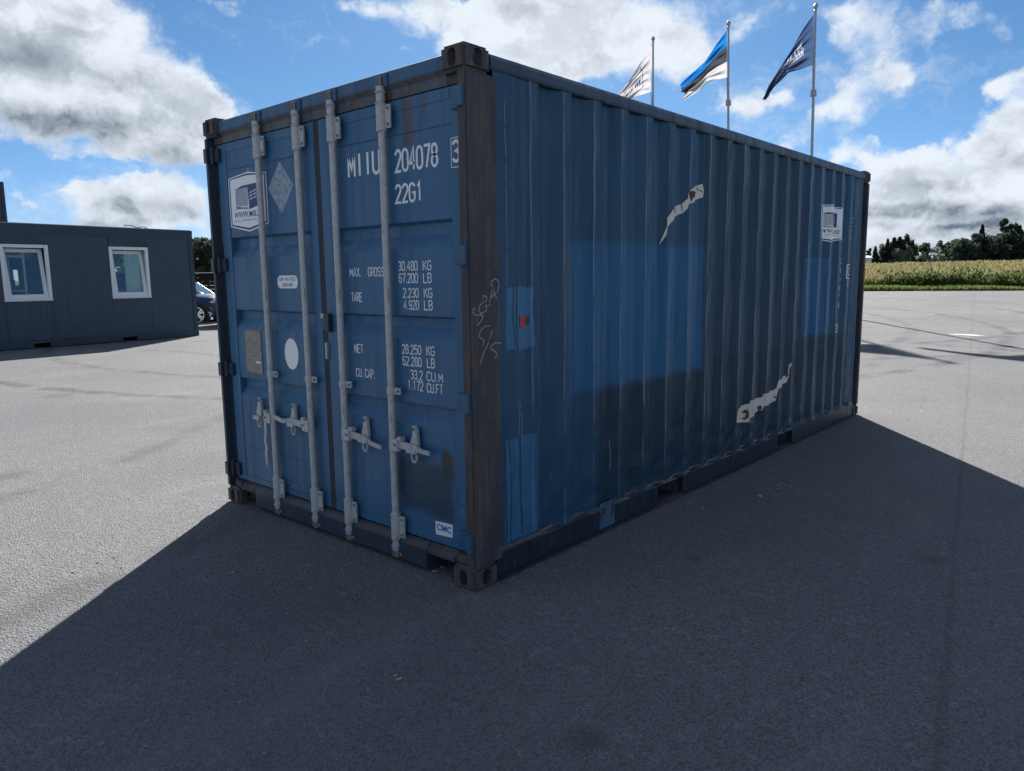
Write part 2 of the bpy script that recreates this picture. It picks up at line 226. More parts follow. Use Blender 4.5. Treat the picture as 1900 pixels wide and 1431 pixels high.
# ------------------------------------------------------------------ building helpers
class MB:
    def __init__(s): s.v=[]; s.f=[]; s.m=[]
    def add(s, vs, fs, mi=0):
        o=len(s.v); s.v += [tuple(x) for x in vs]; s.f += [tuple(o+i for i in f) for f in fs]; s.m += [mi]*len(fs); return s
    def box(s,x0,x1,y0,y1,z0,z1,mi=0):
        x0,x1=sorted((x0,x1)); y0,y1=sorted((y0,y1)); z0,z1=sorted((z0,z1))
        return s.add([(x0,y0,z0),(x1,y0,z0),(x1,y1,z0),(x0,y1,z0),(x0,y0,z1),(x1,y0,z1),(x1,y1,z1),(x0,y1,z1)],
            [(0,3,2,1),(4,5,6,7),(0,1,5,4),(1,2,6,5),(2,3,7,6),(3,0,4,7)],mi)
    def tube(s,p0,p1,r0,r1=None,n=12,mi=0,caps=True):
        r1=r0 if r1 is None else r1; p0=Vector(p0); p1=Vector(p1); d=(p1-p0).normalized()
        a=d.cross(Vector((0,0,1)) if abs(d.z)<.9 else Vector((1,0,0))).normalized(); b=d.cross(a)
        vs=[p+ (a*math.cos(2*math.pi*i/n)+b*math.sin(2*math.pi*i/n))*r for p,r in ((p0,r0),(p1,r1)) for i in range(n)]
        fs=[(i,(i+1)%n,n+(i+1)%n,n+i) for i in range(n)]
        if caps: fs += [tuple(range(n-1,-1,-1)), tuple(range(n,2*n))]
        return s.add(vs,fs,mi)
    def path(s,pts,r,n=8,mi=0):
        for a,b in zip(pts[:-1],pts[1:]): s.tube(a,b,r,n=n,mi=mi)
        return s
    def prism(s,poly,f0,f1,mi=0):
        """poly: 2D points, f0/f1: functions (a,b)->3D for the two ends"""
        n=len(poly); vs=[f0(*p) for p in poly]+[f1(*p) for p in poly]
        return s.add(vs,[tuple(range(n)),tuple(range(2*n-1,n-1,-1))]+[(i,i+n,(i+1)%n+n,(i+1)%n) for i in range(n)],mi)
    def strip(s,prof,f0,f1,mi=0):
        n=len(prof); vs=[f0(*p) for p in prof]+[f1(*p) for p in prof]
        return s.add(vs,[(i,i+1,i+1+n,i+n) for i in range(n-1)],mi)
    def build(s,name,mats,parent=None,bevel=0,smooth=0,local=False,seg=2,fixn=True):
        me=bpy.data.meshes.new(name); bm=bmesh.new(); vs=[bm.verts.new(v) for v in s.v]
        for f,mi in zip(s.f,s.m):
            try: bf=bm.faces.new([vs[i] for i in f]); bf.material_index=mi
            except ValueError: pass
        if fixn: bmesh.ops.recalc_face_normals(bm, faces=bm.faces)
        if bevel:
            ed=[e for e in bm.edges if len(e.link_faces)==2 and e.calc_face_angle(0)>R(30)]
            bmesh.ops.bevel(bm, geom=ed, offset=bevel, segments=seg, affect='EDGES', clamp_overlap=True)
        bm.to_mesh(me); bm.free()
        return link(name, me, mats, parent, smooth, local)
def link(name, me, mats, parent=None, smooth=0, local=False):
    for m_ in (mats if isinstance(mats,(list,tuple)) else [mats]): me.materials.append(m_)
    if smooth:
        me.shade_smooth(); me.set_sharp_from_angle(angle=R(smooth))
    o=bpy.data.objects.new(name, me); COL.objects.link(o)
    if parent is not None: put(o, parent, local)
    return o
ORG = {}
def put(o, parent, local=False):
    o.parent = parent
    if not local:
        root=parent
        while root.parent: root=root.parent
        o.location = -root.location if parent is root else (0,0,0)
def thing(name,label,cat,loc=(0,0,0),rz=0,group=None):
    o=bpy.data.objects.new(name,None); COL.objects.link(o); o.location=loc; o.rotation_euler=(0,0,rz); o.empty_display_size=.3
    return tag(o,label,cat,group)
def tag(o,label=None,cat=None,group=None,kind=None):
    for k,v in (('label',label),('category',cat),('group',group),('kind',kind)):
        if v: o[k]=v
    return o
def copy_tree(o,parent=None):
    c=o.copy(); COL.objects.link(c); c.parent=parent
    for ch in list(o.children): copy_tree(ch,c)
    return c

# stroke lettering, drawn as ribbons
def arc(cx_,cy_,rx,ry,a0,a1,n=7): return [(cx_+rx*math.cos(R(a0+(a1-a0)*i/n)), cy_+ry*math.sin(R(a0+(a1-a0)*i/n))) for i in range(n+1)]
q=.26
GL={'I':[[(.5,0),(.5,1)]],'1':[[(.2,.8),(.55,1),(.55,0)]],'L':[[(0,1),(0,0),(1,0)]],'T':[[(0,1),(1,1)],[(.5,1),(.5,0)]],'X':[[(0,0),(1,1)],[(0,1),(1,0)]],
'M':[[(0,0),(0,1)],[(0,1),(.5,.35),(1,1)],[(1,1),(1,0)]],'N':[[(0,0),(0,1)],[(.02,1),(.98,0)],[(1,0),(1,1)]],'A':[[(0,0),(.5,1),(1,0)],[(.18,.32),(.82,.32)]],'K':[[(0,0),(0,1)],[(1,1),(.05,.45)],[(.3,.62),(1,0)]],
'E':[[(1,1),(0,1),(0,0),(1,0)],[(0,.52),(.8,.52)]],'F':[[(1,1),(0,1),(0,0)],[(0,.52),(.8,.52)]],'4':[[(.75,0),(.75,1),(0,.3),(1,.3)]],'7':[[(0,1),(1,1),(.4,0)]],
'U':[[(0,1)]+arc(.5,q,.5,q,180,360)+[(1,1)]],'O':[arc(.5,1-q,.5,q,0,180)+arc(.5,q,.5,q,180,360)+[(1,1-q)]],
'C':[arc(.5,1-q,.5,q,15,180)+arc(.5,q,.5,q,180,345)],'G':[arc(.5,1-q,.5,q,15,180)+arc(.5,q,.5,q,180,360)+[(1,.48),(.55,.48)]],
'R':[[(0,0),(0,1),(.5,1)]+arc(.5,.75,.5,.25,90,-90)+[(0,.5)],[(.5,.5),(1,0)]],'P':[[(0,0),(0,1),(.5,1)]+arc(.5,.75,.5,.25,90,-90)+[(0,.5)]],
'B':[[(0,0),(0,1),(.5,1)]+arc(.5,.76,.45,.24,90,-90)+[(0,.52)],[(.5,.52)]+arc(.5,.26,.5,.26,90,-90)+[(0,0)]],
'S':[arc(.5,.76,.5,.24,20,270)+arc(.5,.26,.5,.26,90,-160)],'2':[arc(.5,.74,.5,.26,170,-20)+[(0,0),(1,0)]],
'3':[arc(.5,.76,.5,.24,160,-90)+arc(.5,.26,.5,.26,90,-160)],'5':[[(.95,1),(.1,1),(.05,.55)]+arc(.5,.32,.5,.32,130,-150)],
'6':[arc(.5,.3,.5,.3,180,-180,12)+[(0,.6)]+arc(.5,.74,.5,.26,180,25)],'9':[arc(.5,.7,.5,.3,0,360,12)+[(1,.4)]+arc(.5,.26,.5,.26,0,-155)],
'8':[arc(.5,.76,.45,.24,-90,270,12),arc(.5,.26,.5,.26,90,450,12)],'.':[[(.38,.04),(.62,.04)]],'-':[[(.1,.5),(.9,.5)]],'W':[[(0,1),(.25,0),(.5,.7),(.75,0),(1,1)]],'D':[[(0,0),(0,1),(.4,1)]+arc(.4,.7,.6,.3,90,0)+arc(.4,.3,.6,.3,0,-90)+[(0,0)]],'/':[[(0,0),(1,1)]]}
GL['0']=GL['O']
def ribbon(pts,w):
    P=[Vector(p) for p in pts]; P=[p for i,p in enumerate(P) if i==0 or (p-P[i-1]).length>1e-6]; L_=[];R_=[]
    for i,p in enumerate(P):
        d0=(p-P[i-1]).normalized() if i else (P[1]-p).normalized(); d1=(P[i+1]-p).normalized() if i<len(P)-1 else d0
        t=(d0+d1); t=t.normalized() if t.length>1e-4 else d1; n=Vector((-t.y,t.x)); k=1/max(.45,abs(n.dot(Vector((-d1.y,d1.x)))))
        L_.append(p+n*w/2*k); R_.append(p-n*w/2*k)
    n=len(P); return L_+R_,[(i,i+1,n+i+1,n+i) for i in range(n-1)]
def stroke_text(s,x0,x1,z0,h,w=None,gap=.34):
    """2D verts/faces of a line of stroke letters fitted between x0 and x1"""
    w=w or h*.13; units=sum((.35 if ch in '.' else .55 if ch in 'I1' and 0 else .5 if ch==' ' else 1) for ch in s)+gap*(len(s)-1); u=(x1-x0)/units; x=x0; V=[];F=[]
    for k,ch in enumerate(s):
        cw=(.35 if ch=='.' else .5 if ch==' ' else 1)*u
        for pl in GL.get(ch,[]):
            pts=[(x+a*cw if ch!='.' else x+cw*.5+(a-.5)*w*4, z0+w/2+b*(h-w)) for a,b in pl]
            vv,ff=ribbon(pts,w); o=len(V); V+=vv; F+=[tuple(o+i for i in f) for f in ff]
        x+=cw+gap*u
    return V,F
def font_text(s,x0,x1,z0,h,shear=0,bold=0.):
    cu=bpy.data.curves.new('lettering','FONT'); cu.body=s; cu.size=1; cu.resolution_u=3; cu.offset=bold
    o=bpy.data.objects.new('lettering',cu); COL.objects.link(o); dg=bpy.context.evaluated_depsgraph_get(); me=bpy.data.meshes.new_from_object(o.evaluated_get(dg))
    V=[(v.co.x+shear*v.co.y,v.co.y) for v in me.vertices]; F=[tuple(p.vertices) for p in me.polygons]
    bpy.data.objects.remove(o); bpy.data.curves.remove(cu); bpy.data.meshes.remove(me)
    a=min(v[0] for v in V); b=max(v[0] for v in V); c_=min(v[1] for v in V); d=max(v[1] for v in V)
    return [(x0+(v[0]-a)/(b-a)*(x1-x0), z0+(v[1]-c_)/(d-c_)*h) for v in V],F
def offs(V,dx,dz): return [(v[0]+dx,v[1]+dz) for v in V]

# ------------------------------------------------------------------ ground
EX, EY = -8.81, 36.9
def yedge(x): return EY+.1398*(x-EX)
def H(y):
    if y<5: return 0.
    if y<9: return .022*(y-5)**2/8
    return .022*(min(y,150.)-7)
def grid_sheet(name, xs, yf, mats, dz, kind):
    V=[];F=[]
    for x in xs:
        for y in yf(x): V.append((x,y,H(y)+dz))
    n=len(yf(xs[0]))
    for i in range(len(xs)-1):
        for j in range(n-1): F.append((i*n+j,(i+1)*n+j,(i+1)*n+j+1,i*n+j+1))
    me=bpy.data.meshes.new(name); me.from_pydata(V,[],F); o=link(name,me,mats); me.shade_smooth(); return tag(o,kind=kind)
def earth(t,b):
    p=oc(t); c=MIXC(t, MR(t,NOISE(t,p,.6,6,.7),.35,.65), (.085,.085,.03), (.05,.07,.022)); t.links.new(c,b.inputs['Base Color'])
earth_mat=mat('field_soil_and_grass', rough=.95, spec=.1, build=earth)
def asph(t,b):
    p=oc(t); s=node(t,'ShaderNodeSeparateXYZ',None,[p])
    vo=node(t,'ShaderNodeTexVoronoi',None,{'Vector':p,'Scale':105.,'Randomness':1.}); vd=vo.outputs['Distance']; vc=vo.outputs['Color']
    vo2=node(t,'ShaderNodeTexVoronoi',None,{'Vector':p,'Scale':31.})
    cell=node(t,'ShaderNodeSeparateColor',None,[vc]).outputs[0]
    cell2=node(t,'ShaderNodeSeparateColor',None,[vo2.outputs['Color']]).outputs[1]
    n=NOISE(t,p,.33,5,.6); n2=NOISE(t,p,1.9,5,.65); n3=NOISE(t,p,31,4,.7)
    c=MIXC(t, cell, (.172,.179,.190), (.224,.229,.238))
    c=MIXC(t, M(t,'MULTIPLY',MR(t,cell2,.86,.94),.3), c, (.33,.335,.34))
    c=MIXC(t, M(t,'MULTIPLY',MR(t,vd,.42,.75),.55), c, (.06,.064,.072))
    c=MIXC(t, M(t,'MULTIPLY',MR(t,n,.40,.62),.32), c, (.105,.112,.125))
    c=MIXC(t, M(t,'MULTIPLY',MR(t,n2,.54,.74),.16), c, (.08,.085,.095))
    c=MIXC(t, M(t,'MULTIPLY',MR(t,n3,.50,.66),.14), c, (.085,.092,.105))
    c=MIXC(t, M(t,'MULTIPLY',MR(t,n3,.46,.34),.18), c, (.28,.28,.285))
    c=MIXC(t, M(t,'MULTIPLY',MR(t,NOISE(t,p,60,2,.6),.60,.72),.35), c, (.32,.32,.325))
    # a straight paving seam running away from the camera side
    sd=M(t,'ABSOLUTE',M(t,'ADD',M(t,'ADD',M(t,'MULTIPLY',s.outputs[0],.9865),M(t,'MULTIPLY',s.outputs[1],.1641)),M(t,'MULTIPLY_ADD',M(t,'SUBTRACT',n2,.5),.05,-2.0)))
    c=MIXC(t, M(t,'MULTIPLY',MR(t,sd,.025,.006),.20), c, (.05,.053,.06))
    # a few faint oil drips and pale dusty drifts
    for ox,oy,orr in ((1.1,-.6,.10),(-1.9,-1.6,.16),(.6,1.1,.07),(-6.,4.,.35),(-9.,1.,.3),(1.6,1.9,.12),(-.6,-2.2,.08),(-4.5,-.8,.2)):
        d=VM(t,'LENGTH',VM(t,'ADD',VM(t,'MULTIPLY',p,(1,1,0)),(-ox,-oy,0)))
        c=MIXC(t, M(t,'MULTIPLY',MR(t,M(t,'ADD',d,M(t,'MULTIPLY',n3,orr*1.3)),orr*1.7,orr*.9),.35), c, (.05,.053,.06))
    dust=NOISE(t,VM(t,'MULTIPLY',p,(1.,.35,1.)),.8,6,.65)
    c=MIXC(t, M(t,'MULTIPLY',MR(t,dust,.55,.72),.30), c, (.30,.295,.285))
    # curved tyre marks where lorries turn
    for cx_,cy_,rr,wd,al in ((-13,14,13.2,.22,.30),(-13,14,11.4,.20,.25),(-9,19,9.4,.22,.28),(-9,19,11.2,.2,.22),(4,30,17,.25,.25),(-2,26,6.3,.2,.2),(-13,-5,10.,.2,.22),(-13,-5,12.,.2,.18),(-7,10,6.,.2,.16)):
        d=VM(t,'LENGTH',VM(t,'ADD',VM(t,'MULTIPLY',p,(1,1,0)),(-cx_,-cy_,0)))
        f=M(t,'MULTIPLY',MR(t,M(t,'ABSOLUTE',M(t,'SUBTRACT',M(t,'ADD',d,M(t,'MULTIPLY',n,.6)),rr+.3)),wd,.04), MR(t,n2,.35,.62))
        c=MIXC(t, M(t,'MULTIPLY',f,min(.8,al*2.)), c, (.06,.062,.067))
    t.links.new(c,b.inputs['Base Color'])
    h=M(t,'ADD',M(t,'MULTIPLY',vd,-.8),M(t,'ADD',M(t,'MULTIPLY',NOISE(t,p,260,3,.6),.35),M(t,'MULTIPLY',n3,1.2)))
    bump(t,b,h,1.,.010)
asph_mat=mat('chip_seal_asphalt', rough=.85, spec=.10, build=asph)
ys=[-900,-200,-60,-20,0,3,5,5.5,6,6.5,7,7.5,8,8.5,9,14,20,30,45,60,90,120,150,160,400,1200,3000]
grid_sheet('ground',[-3000,-1200,-400,-150,-90,-45,0,45,90,150,400,1200,3000],lambda x:ys,earth_mat,-.06,'structure')
base_y=[-80,-30,-8,0,3,5,5.5,6,6.5,7,7.5,8,8.5,9]
grid_sheet('asphalt_yard',[-100+5*i for i in range(33)],lambda x:[min(y,yedge(x)) for y in base_y]+[9+(yedge(x)-9)*k/6 for k in range(1,7)],asph_mat,0.,'structure')
mk=MB(); 
for (x,y),sx_,sy_ in (((-.78,15.9),.24,.07),((-.55,15.82),.18,.045)):
    pts=[(x+sx_*math.cos(a)*(1+.3*math.sin(3*a)), y+sy_*math.sin(a)*(1+.2*math.cos(5*a))) for a in [2*math.pi*i/16 for i in range(16)]]
    mk.add([(a,b_,H(b_)+.006) for a,b_ in pts],[tuple(range(16))])
tag(mk.build('paint_mark',mat('road_paint_white',rough=.6,build=chipped((.78,.80,.82),.62,(.2,.2,.2)))),kind='structure')

# ------------------------------------------------------------------ the container
L, WD, HT = 6.058, 2.438, 2.591
con = thing('shipping_container','blue steel shipping container with double doors and rusty corner posts, centre of the yard','shipping container',(-WD/2,L/2,0))
def cxf(y):
    if y<.45 or y>5.70: return -.014
    p=(y-1.02)%.2785
    if p<.072: return -.014
    if p<.14: return -.014-.036*(p-.072)/.068
    if p<.2105: return -.05
    return -.05+.036*(p-.2105)/.068
BR=[.45]; k_=-2
BR=sorted({round(1.02+.2785*k+o,4) for k in range(-3,18) for o in (0,.072,.14,.2105) if .45<1.02+.2785*k+o<5.70}|{.45,5.70})
# corner castings: a block pierced by oval apertures
cast=MB().box(-.162,0,0,.178,0,.118).build('corner_casting',[rust_mat],con,bevel=.017,seg=4)
def oval(w,h,n=20): return [(w/2*math.cos(a)*(1 if 1 else 1), (h/2-w/2)*(1 if math.sin(a)>=0 else -1)+w/2*math.sin(a)) for a in [2*math.pi*(i+.5)/n for i in range(n)]]
cut=MB(); ov=oval(.052,.082)
cut.prism(ov,lambda a,b:(-.081+a,-.05,.060+b),lambda a,b:(-.081+a,.25,.060+b))
cut.prism(ov,lambda a,b:(-.25,.089+a*1.15,.060+b),lambda a,b:(.05,.089+a*1.15,.060+b))
cut.prism(ov,lambda a,b:(-.081+b*1.4,.089+a*1.2,-.05),lambda a,b:(-.081+b*1.4,.089+a*1.2,.2))
co=None
def boolean(o,cut_mb):
    bm=bmesh.new()
    c1=cut_mb.build('cutter',[dark_in])
    md=o.modifiers.new('b','BOOLEAN'); md.object=c1; md.solver='EXACT'; md.use_self=True
    dg=bpy.context.evaluated_depsgraph_get(); me=bpy.data.meshes.new_from_object(o.evaluated_get(dg)); o.modifiers.clear(); o.data=me; bpy.data.objects.remove(c1)
loc0=cast.location.copy(); par0=cast.parent; cast.parent=None; cast.location=(0,0,0); bpy.context.view_layer.update()
boolean(cast,cut); cast.data.shade_smooth(); cast.data.set_sharp_from_angle(angle=R(40))
def place_cast(o,x,y,z): put(o,con); o.location=o.location+Vector((x,y,z))
spots=[(x,y,z) for x in (0,-WD+.162) for y in (0,L-.178) for z in (0,HT-.118)]
for i,sp in enumerate(spots):
    o=cast if i==0 else cast.copy()
    if i: COL.objects.link(o)
    place_cast(o,*sp)
# corner posts
pm=MB(); pm.prism([(-.004,.008),(-.004,.215),(-.016,.215),(-.016,.09),(-.07,.09),(-.07,.075),(-.062,.008)],lambda a,b:(a,b,.118),lambda a,b:(a,b,HT-.118)); pm.build('corner_post',[rust_mat],con,bevel=.006)
pm=MB(); pm.prism([(-WD+.004,.008),(-WD+.004,.215),(-WD+.016,.215),(-WD+.016,.09),(-WD+.07,.09),(-WD+.07,.06),(-WD+.045,.055),(-WD+.04,.008)],lambda a,b:(a,b,.118),lambda a,b:(a,b,HT-.118)); o=pm.build('corner_post',[post_dark],con,bevel=.006); o['label']='dark painted post with a bent edge'
for v in o.data.vertices:                                   # the dented outer edge
    pass
for x0,x1 in ((-.165,-.006),(-WD+.006,-WD+.165)):
    MB().box(x0,x1,L-.07,L-.008,.118,HT-.118).build('corner_post',[rust_mat],con,bevel=.008)
MB().box(-.085,-.071,.068,.092,.165,2.43).build('door_jamb',[rubber],con); MB().box(-WD+.071,-WD+.085,.068,.092,.165,2.43).build('door_jamb',[rubber],con)
# side wall, corrugated: rows so that the wall can be slightly dented
ZR=[.15,.20,.26,.33,.41,.5,.6,.72,.85,1.0,1.17,1.35,1.55,1.75,1.95,2.12,2.26,2.38,2.50]
ycols=[.20,.33]+BR+[5.86]
V=[];F=[]
rd=random.Random(3)
dents={}
for y in ycols:
    for z in ZR:
        d=0.
        if .16<z<.7 and y>1.0: d=rd.uniform(-.0085,.0025)*(1.2-z)
        elif .16<z<2.45: d=rd.uniform(-.0045,.0040)
        V.append((cxf(y)+d,y,z)); dents[(y,z)]=d
n=len(ZR); F=[(i*n+j,(i+1)*n+j,(i+1)*n+j+1,i*n+j+1) for i in range(len(ycols)-1) for j in range(n-1)]
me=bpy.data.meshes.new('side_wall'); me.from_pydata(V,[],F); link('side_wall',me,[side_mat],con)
def dent(y,z):
    ys_=ycols; i=max(0,min(len(ys_)-2,sum(1 for q_ in ys_ if q_<=y)-1)); j=max(0,min(len(ZR)-2,sum(1 for q_ in ZR if q_<=z)-1))
    fy=(y-ys_[i])/(ys_[i+1]-ys_[i]); fz=(z-ZR[j])/(ZR[j+1]-ZR[j]); g=lambda a,b:dents[(ys_[a],ZR[b])]
    return (g(i,j)*(1-fy)+g(i+1,j)*fy)*(1-fz)+(g(i,j+1)*(1-fy)+g(i+1,j+1)*fy)*fz
def drape(name,V2,F2,m_,off,parent=con,thick=0):
    """lay a flat print (y,z) on the corrugated wall"""
    bm=bmesh.new(); vs=[bm.verts.new((0,a,b)) for a,b in V2]
    for f in F2:
        try: bm.faces.new([vs[i] for i in f])
        except ValueError: pass
    a=min(v[0] for v in V2); b=max(v[0] for v in V2)
    for y in BR:
        if a<y<b: bmesh.ops.bisect_plane(bm,geom=bm.verts[:]+bm.edges[:]+bm.faces[:],plane_co=(0,y,0),plane_no=(0,1,0))
    za=min(v[1] for v in V2); zb=max(v[1] for v in V2)
    for z in ZR:
        if za<z<zb: bmesh.ops.bisect_plane(bm,geom=bm.verts[:]+bm.edges[:]+bm.faces[:],plane_co=(0,0,z),plane_no=(0,0,1))
    bmesh.ops.triangulate(bm,faces=bm.faces[:])
    for v in bm.verts: v.co.x=cxf(v.co.y)+dent(v.co.y,v.co.z)+off
    bmesh.ops.recalc_face_normals(bm,faces=bm.faces)
    for f in bm.faces:
        if f.normal.x<0: f.normal_flip()
    me=bpy.data.meshes.new(name); bm.to_mesh(me); bm.free(); return link(name,me,[m_],parent)
# other walls and roof, simple corrugation
def corr_wall(name,along,f,m_):
    prof=[]; s=.2
    while s<along-.2:
        for d,a in ((.0,0),(.072,0),(.14,1),(.2105,1)): prof.append((s+d,a))
        s+=.2785
    mb=MB(); mb.strip(prof,lambda a,b:f(a,b,0),lambda a,b:f(a,b,1)); return mb.build(name,[m_],con,fixn=False)
corr_wall('side_wall',L,lambda s,a,k:(-WD+.014+.036*a,s,.15 if k==0 else 2.5),rail_mat)
corr_wall('rear_wall',WD,lambda s,a,k:(-s,L-.03-.036*a,.15 if k==0 else 2.5),rail_mat)
corr_wall('roof',L,lambda s,a,k:(-.05 if k==0 else -WD+.05,s,2.572-.02*a),header_mat)
MB().box(-WD+.06,-.06,.14,L-.08,.14,.17).build('floor',[dark_in],con)
# side rails
top=[(-.062,2.502),(-.010,2.502),(-.004,2.512),(-.006,2.552),(-.018,2.572),(-.062,2.574)]
MB().prism(top,lambda a,b:(a,.178,b),lambda a,b:(a,L-.178,b)).build('top_rail',[rail_mat],con,bevel=.004)
MB().prism([(-WD-a,b) for a,b in top],lambda a,b:(a,.178,b),lambda a,b:(a,L-.178,b)).build('top_rail',[rail_mat],con,bevel=.004)
for sgn,xo in ((1,0),(-1,-WD)):
    mb=MB(); X=lambda a: xo+sgn*a
    segs=[(.178,1.775),(2.118,3.82),(4.152,L-.178)]
    for a,b in segs: mb.prism([(-.055,.028),(-.010,.028),(-.010,.148),(-.055,.148)],lambda p_,q_,a=a:(X(p_),a,q_),lambda p_,q_,b=b:(X(p_),b,q_))
    for a,b in segs: mb.box(X(-.056),X(.004),a,b,.019,.0275)             # lower flange
    mb.box(X(-.05),X(-.011),1.775,4.152,.1485,.158)
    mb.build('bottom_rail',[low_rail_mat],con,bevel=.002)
    for a,b in ((1.775,2.118),(3.82,4.152)):
        pk=MB(); pk.box(X(-.30),X(-.004),a,b,.012,.020); pk.box(X(-.30),X(-.012),a-.006,a-.001,.02,.147); pk.box(X(-.30),X(-.012),b+.001,b+.006,.02,.147); pk.box(X(-.30),X(-.295),a,b,.02,.147)
        pk.build('forklift_pocket',[rust_mat],con)
# weld bead and dirt lip along wall foot, repair plate
bead=MB(); yy=.21
rb=random.Random(5)
while yy<5.85:
    w_=rb.uniform(.05,.12); y2=min(yy+w_,5.86)
    x0=max(cxf(yy),cxf(y2))
    bead.add([(cxf(yy)+.001,yy,.174+rb.uniform(-.004,.004)),(cxf(y2)+.001,y2,.174),(cxf(y2)+.010,y2,.160),(cxf(yy)+.010,yy,.160),(-.004,y2,.149),(-.004,yy,.149)],[(0,1,2,3),(3,2,4,5)]); yy=y2
bead.build('weld_bead',[mat('rail_ledge',build=paint_fn((.045,.055,.068),.9,rust=.62,worn=.9))],con)
MB().box(-.0095,-.006,1.085,1.245,.03,.19).build('repair_plate',[mat('repair_plate_paint',build=paint_fn((.05,.13,.25),.6,rust=.52,worn=.7))],con,bevel=.001)
# header and sill
hp=[(.055,2.574),(.030,2.562),(.028,2.502),(.050,2.478),(.052,2.432),(.12,2.432),(.12,2.574)]
MB().prism(hp,lambda a,b:(-.164,a,b),lambda a,b:(-WD+.164,a,b)).build('header',[header_mat],con,bevel=.003)
MB().prism([(.0272,2.498),(.0492,2.4765),(.0510,2.433),(.0518,2.433),(.0502,2.4775),(.0285,2.499)],lambda a,b:(-.166,a,b),lambda a,b:(-WD+.166,a,b)).build('header_lip',[dirt_mat],con)
for xa,xb in ((-.162,-.071),(-WD+.071,-WD+.162)):
    MB().box(xa,xb,.05,.12,2.432,2.4725).build('header_end',[rust_mat],con)
sp_=[(.022,.028),(.022,.128),(.040,.152),(.060,.165),(.13,.165),(.13,.028)]
mb=MB(); mb.prism(sp_,lambda a,b:(-.372,a,b),lambda a,b:(-2.092,a,b)); mb.build('sill',[sill_mat],con,bevel=.003); MB().prism([(.0215,.130),(.0392,.1535),(.0545,.1655),(.0550,.1635),(.0402,.152),(.0225,.129)],lambda a,b:(-.374,a,b),lambda a,b:(-2.09,a,b)).build('sill_lip',[mat('sill_dirt',build=paint_fn((.040,.046,.055),.9,rust=.56,axes='xz',worn=.9))],con)
for xa,xb in ((-.164,-.372),(-2.092,-WD+.164)):
    MB().prism([(.022,.112),(.022,.128),(.040,.152),(.060,.165),(.13,.165),(.13,.112)],lambda a,b:(xa,a,b),lambda a,b:(xb,a,b)).build('sill_bridge',[rust_mat],con,bevel=.002)
for xa,xb in ((-.162,-.072),(-WD+.072,-WD+.162)): MB().box(xa,xb,.03,.13,.1185,.163).build('sill_end',[rust_mat],con,bevel=.004)
# doors
YF,YP=.056,.060
PROF=[(.185,YP),(.775,YP),(.838,YP+.037),(.884,YP+.038),(.896,YP),(1.232,YP),(1.295,YP+.037),(1.342,YP+.038),(1.354,YP),(1.692,YP),(1.757,YP+.037),(1.814,YP+.038),(1.826,YP),(2.425,YP)]
def door(x0,x1,s_in,s_out):
    """x0<x1, stiles' inner edges in s_in/s_out order left,right"""
    mb=MB(); mb.strip(PROF,lambda z,y:(s_in,y,z),lambda z,y:(s_out,y,z))
    mb.box(x0,s_in,YF,YF+.05,.172,2.428); mb.box(s_out,x1,YF,YF+.05,.172,2.428)
    mb.box(s_in,s_out,YF+.0005,YF+.045,.172,.215); mb.box(s_in,s_out,YF+.0005,YF+.045,2.372,2.428)
    mb.box(s_in,s_out,YF+.055,YF+.06,.18,2.42)
    return mb.build('door',[door_mat],con,bevel=.0025)
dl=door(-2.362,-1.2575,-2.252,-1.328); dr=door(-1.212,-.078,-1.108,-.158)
dl['label']='left door with the white badge'; dr['label']='right door with the white lettering'
MB().box(-1.2560,-1.2125,.0585,.10,.17,2.43).build('door_gasket',[rubber],con)
for d_,a,b in ((dl,-2.25,-1.33),(dr,-1.106,-.16)):
    MB().box(a,b,YP-.0022,YP+.001,2.258,2.2625).build('panel_seam',[plain_mark],d_); MB().box(a,b,YP-.0022,YP+.001,.418,.4215).build('panel_seam',[header_mat],d_)
# lock rods
rodx=[-1.810,-1.383,-1.043,-.620]; YR=.026
def guide_big(z0,z1,up):
    g=MB(); g.tube((0,0,z0),(0,0,z1),.0275,n=20); g.tube((0,0,z0-.008),(0,0,z0+.002),.0295,n=20); g.tube((0,0,z1-.002),(0,0,z1+.008),.0295,n=20)
    g.box(.010,.068,.000,.010,z0+.004,z1-.004); g.box(-.036,.0,.000,.010,z0+.004,z1-.004); g.box(.026,.040,.011,.0335,z0+.012,z1-.012)
    for z in (z0+.022,z1-.022): g.tube((.052,-.005,z),(.052,.0005,z),.0095,n=10,mi=1); g.tube((-.030,-.005,z),(-.030,.0005,z),.007,n=10,mi=1)
    return g
def guide_small():
    g=MB(); g.tube((0,0,.935),(0,0,.975),.0245,n=20); g.box(.010,.072,.000,.010,.937,.973); g.box(-.036,0,.000,.010,.937,.973); g.box(.026,.040,.011,.0335,.942,.968)
    g.tube((.056,-.005,.955),(.056,.0005,.955),.0095,n=10,mi=1); g.tube((-.030,-.005,.955),(-.030,.0005,.955),.007,n=10,mi=1); return g
cam_mat=mat('cam_worn_steel',rough=.7,build=chipped((.13,.125,.12),.60,(.045,.035,.03)))
rod_me=None; protos={}
def dupme(key,make,parent,x,mats,bevel=0,smooth=0):
    if key not in protos:
        o=make().build(key[0],mats,None,bevel=bevel,smooth=smooth); protos[key]=o.data
    else:
        o=bpy.data.objects.new(key[0],protos[key]); COL.objects.link(o)
    put(o,parent); o.location=o.location+Vector((x,YR,0)); return o
def cam_top():
    g=MB(); g.tube((0,0,2.425),(0,0,2.50),.0235,n=16); g.tube((0,0,2.468),(0,0,2.477),.031,n=16); g.box(-.024,.020,-.018,.020,2.50,2.545,1); g.box(-.036,-.02,-.010,.016,2.505,2.52,1); g.box(.018,.036,-.006,.016,2.512,2.53,1); return g
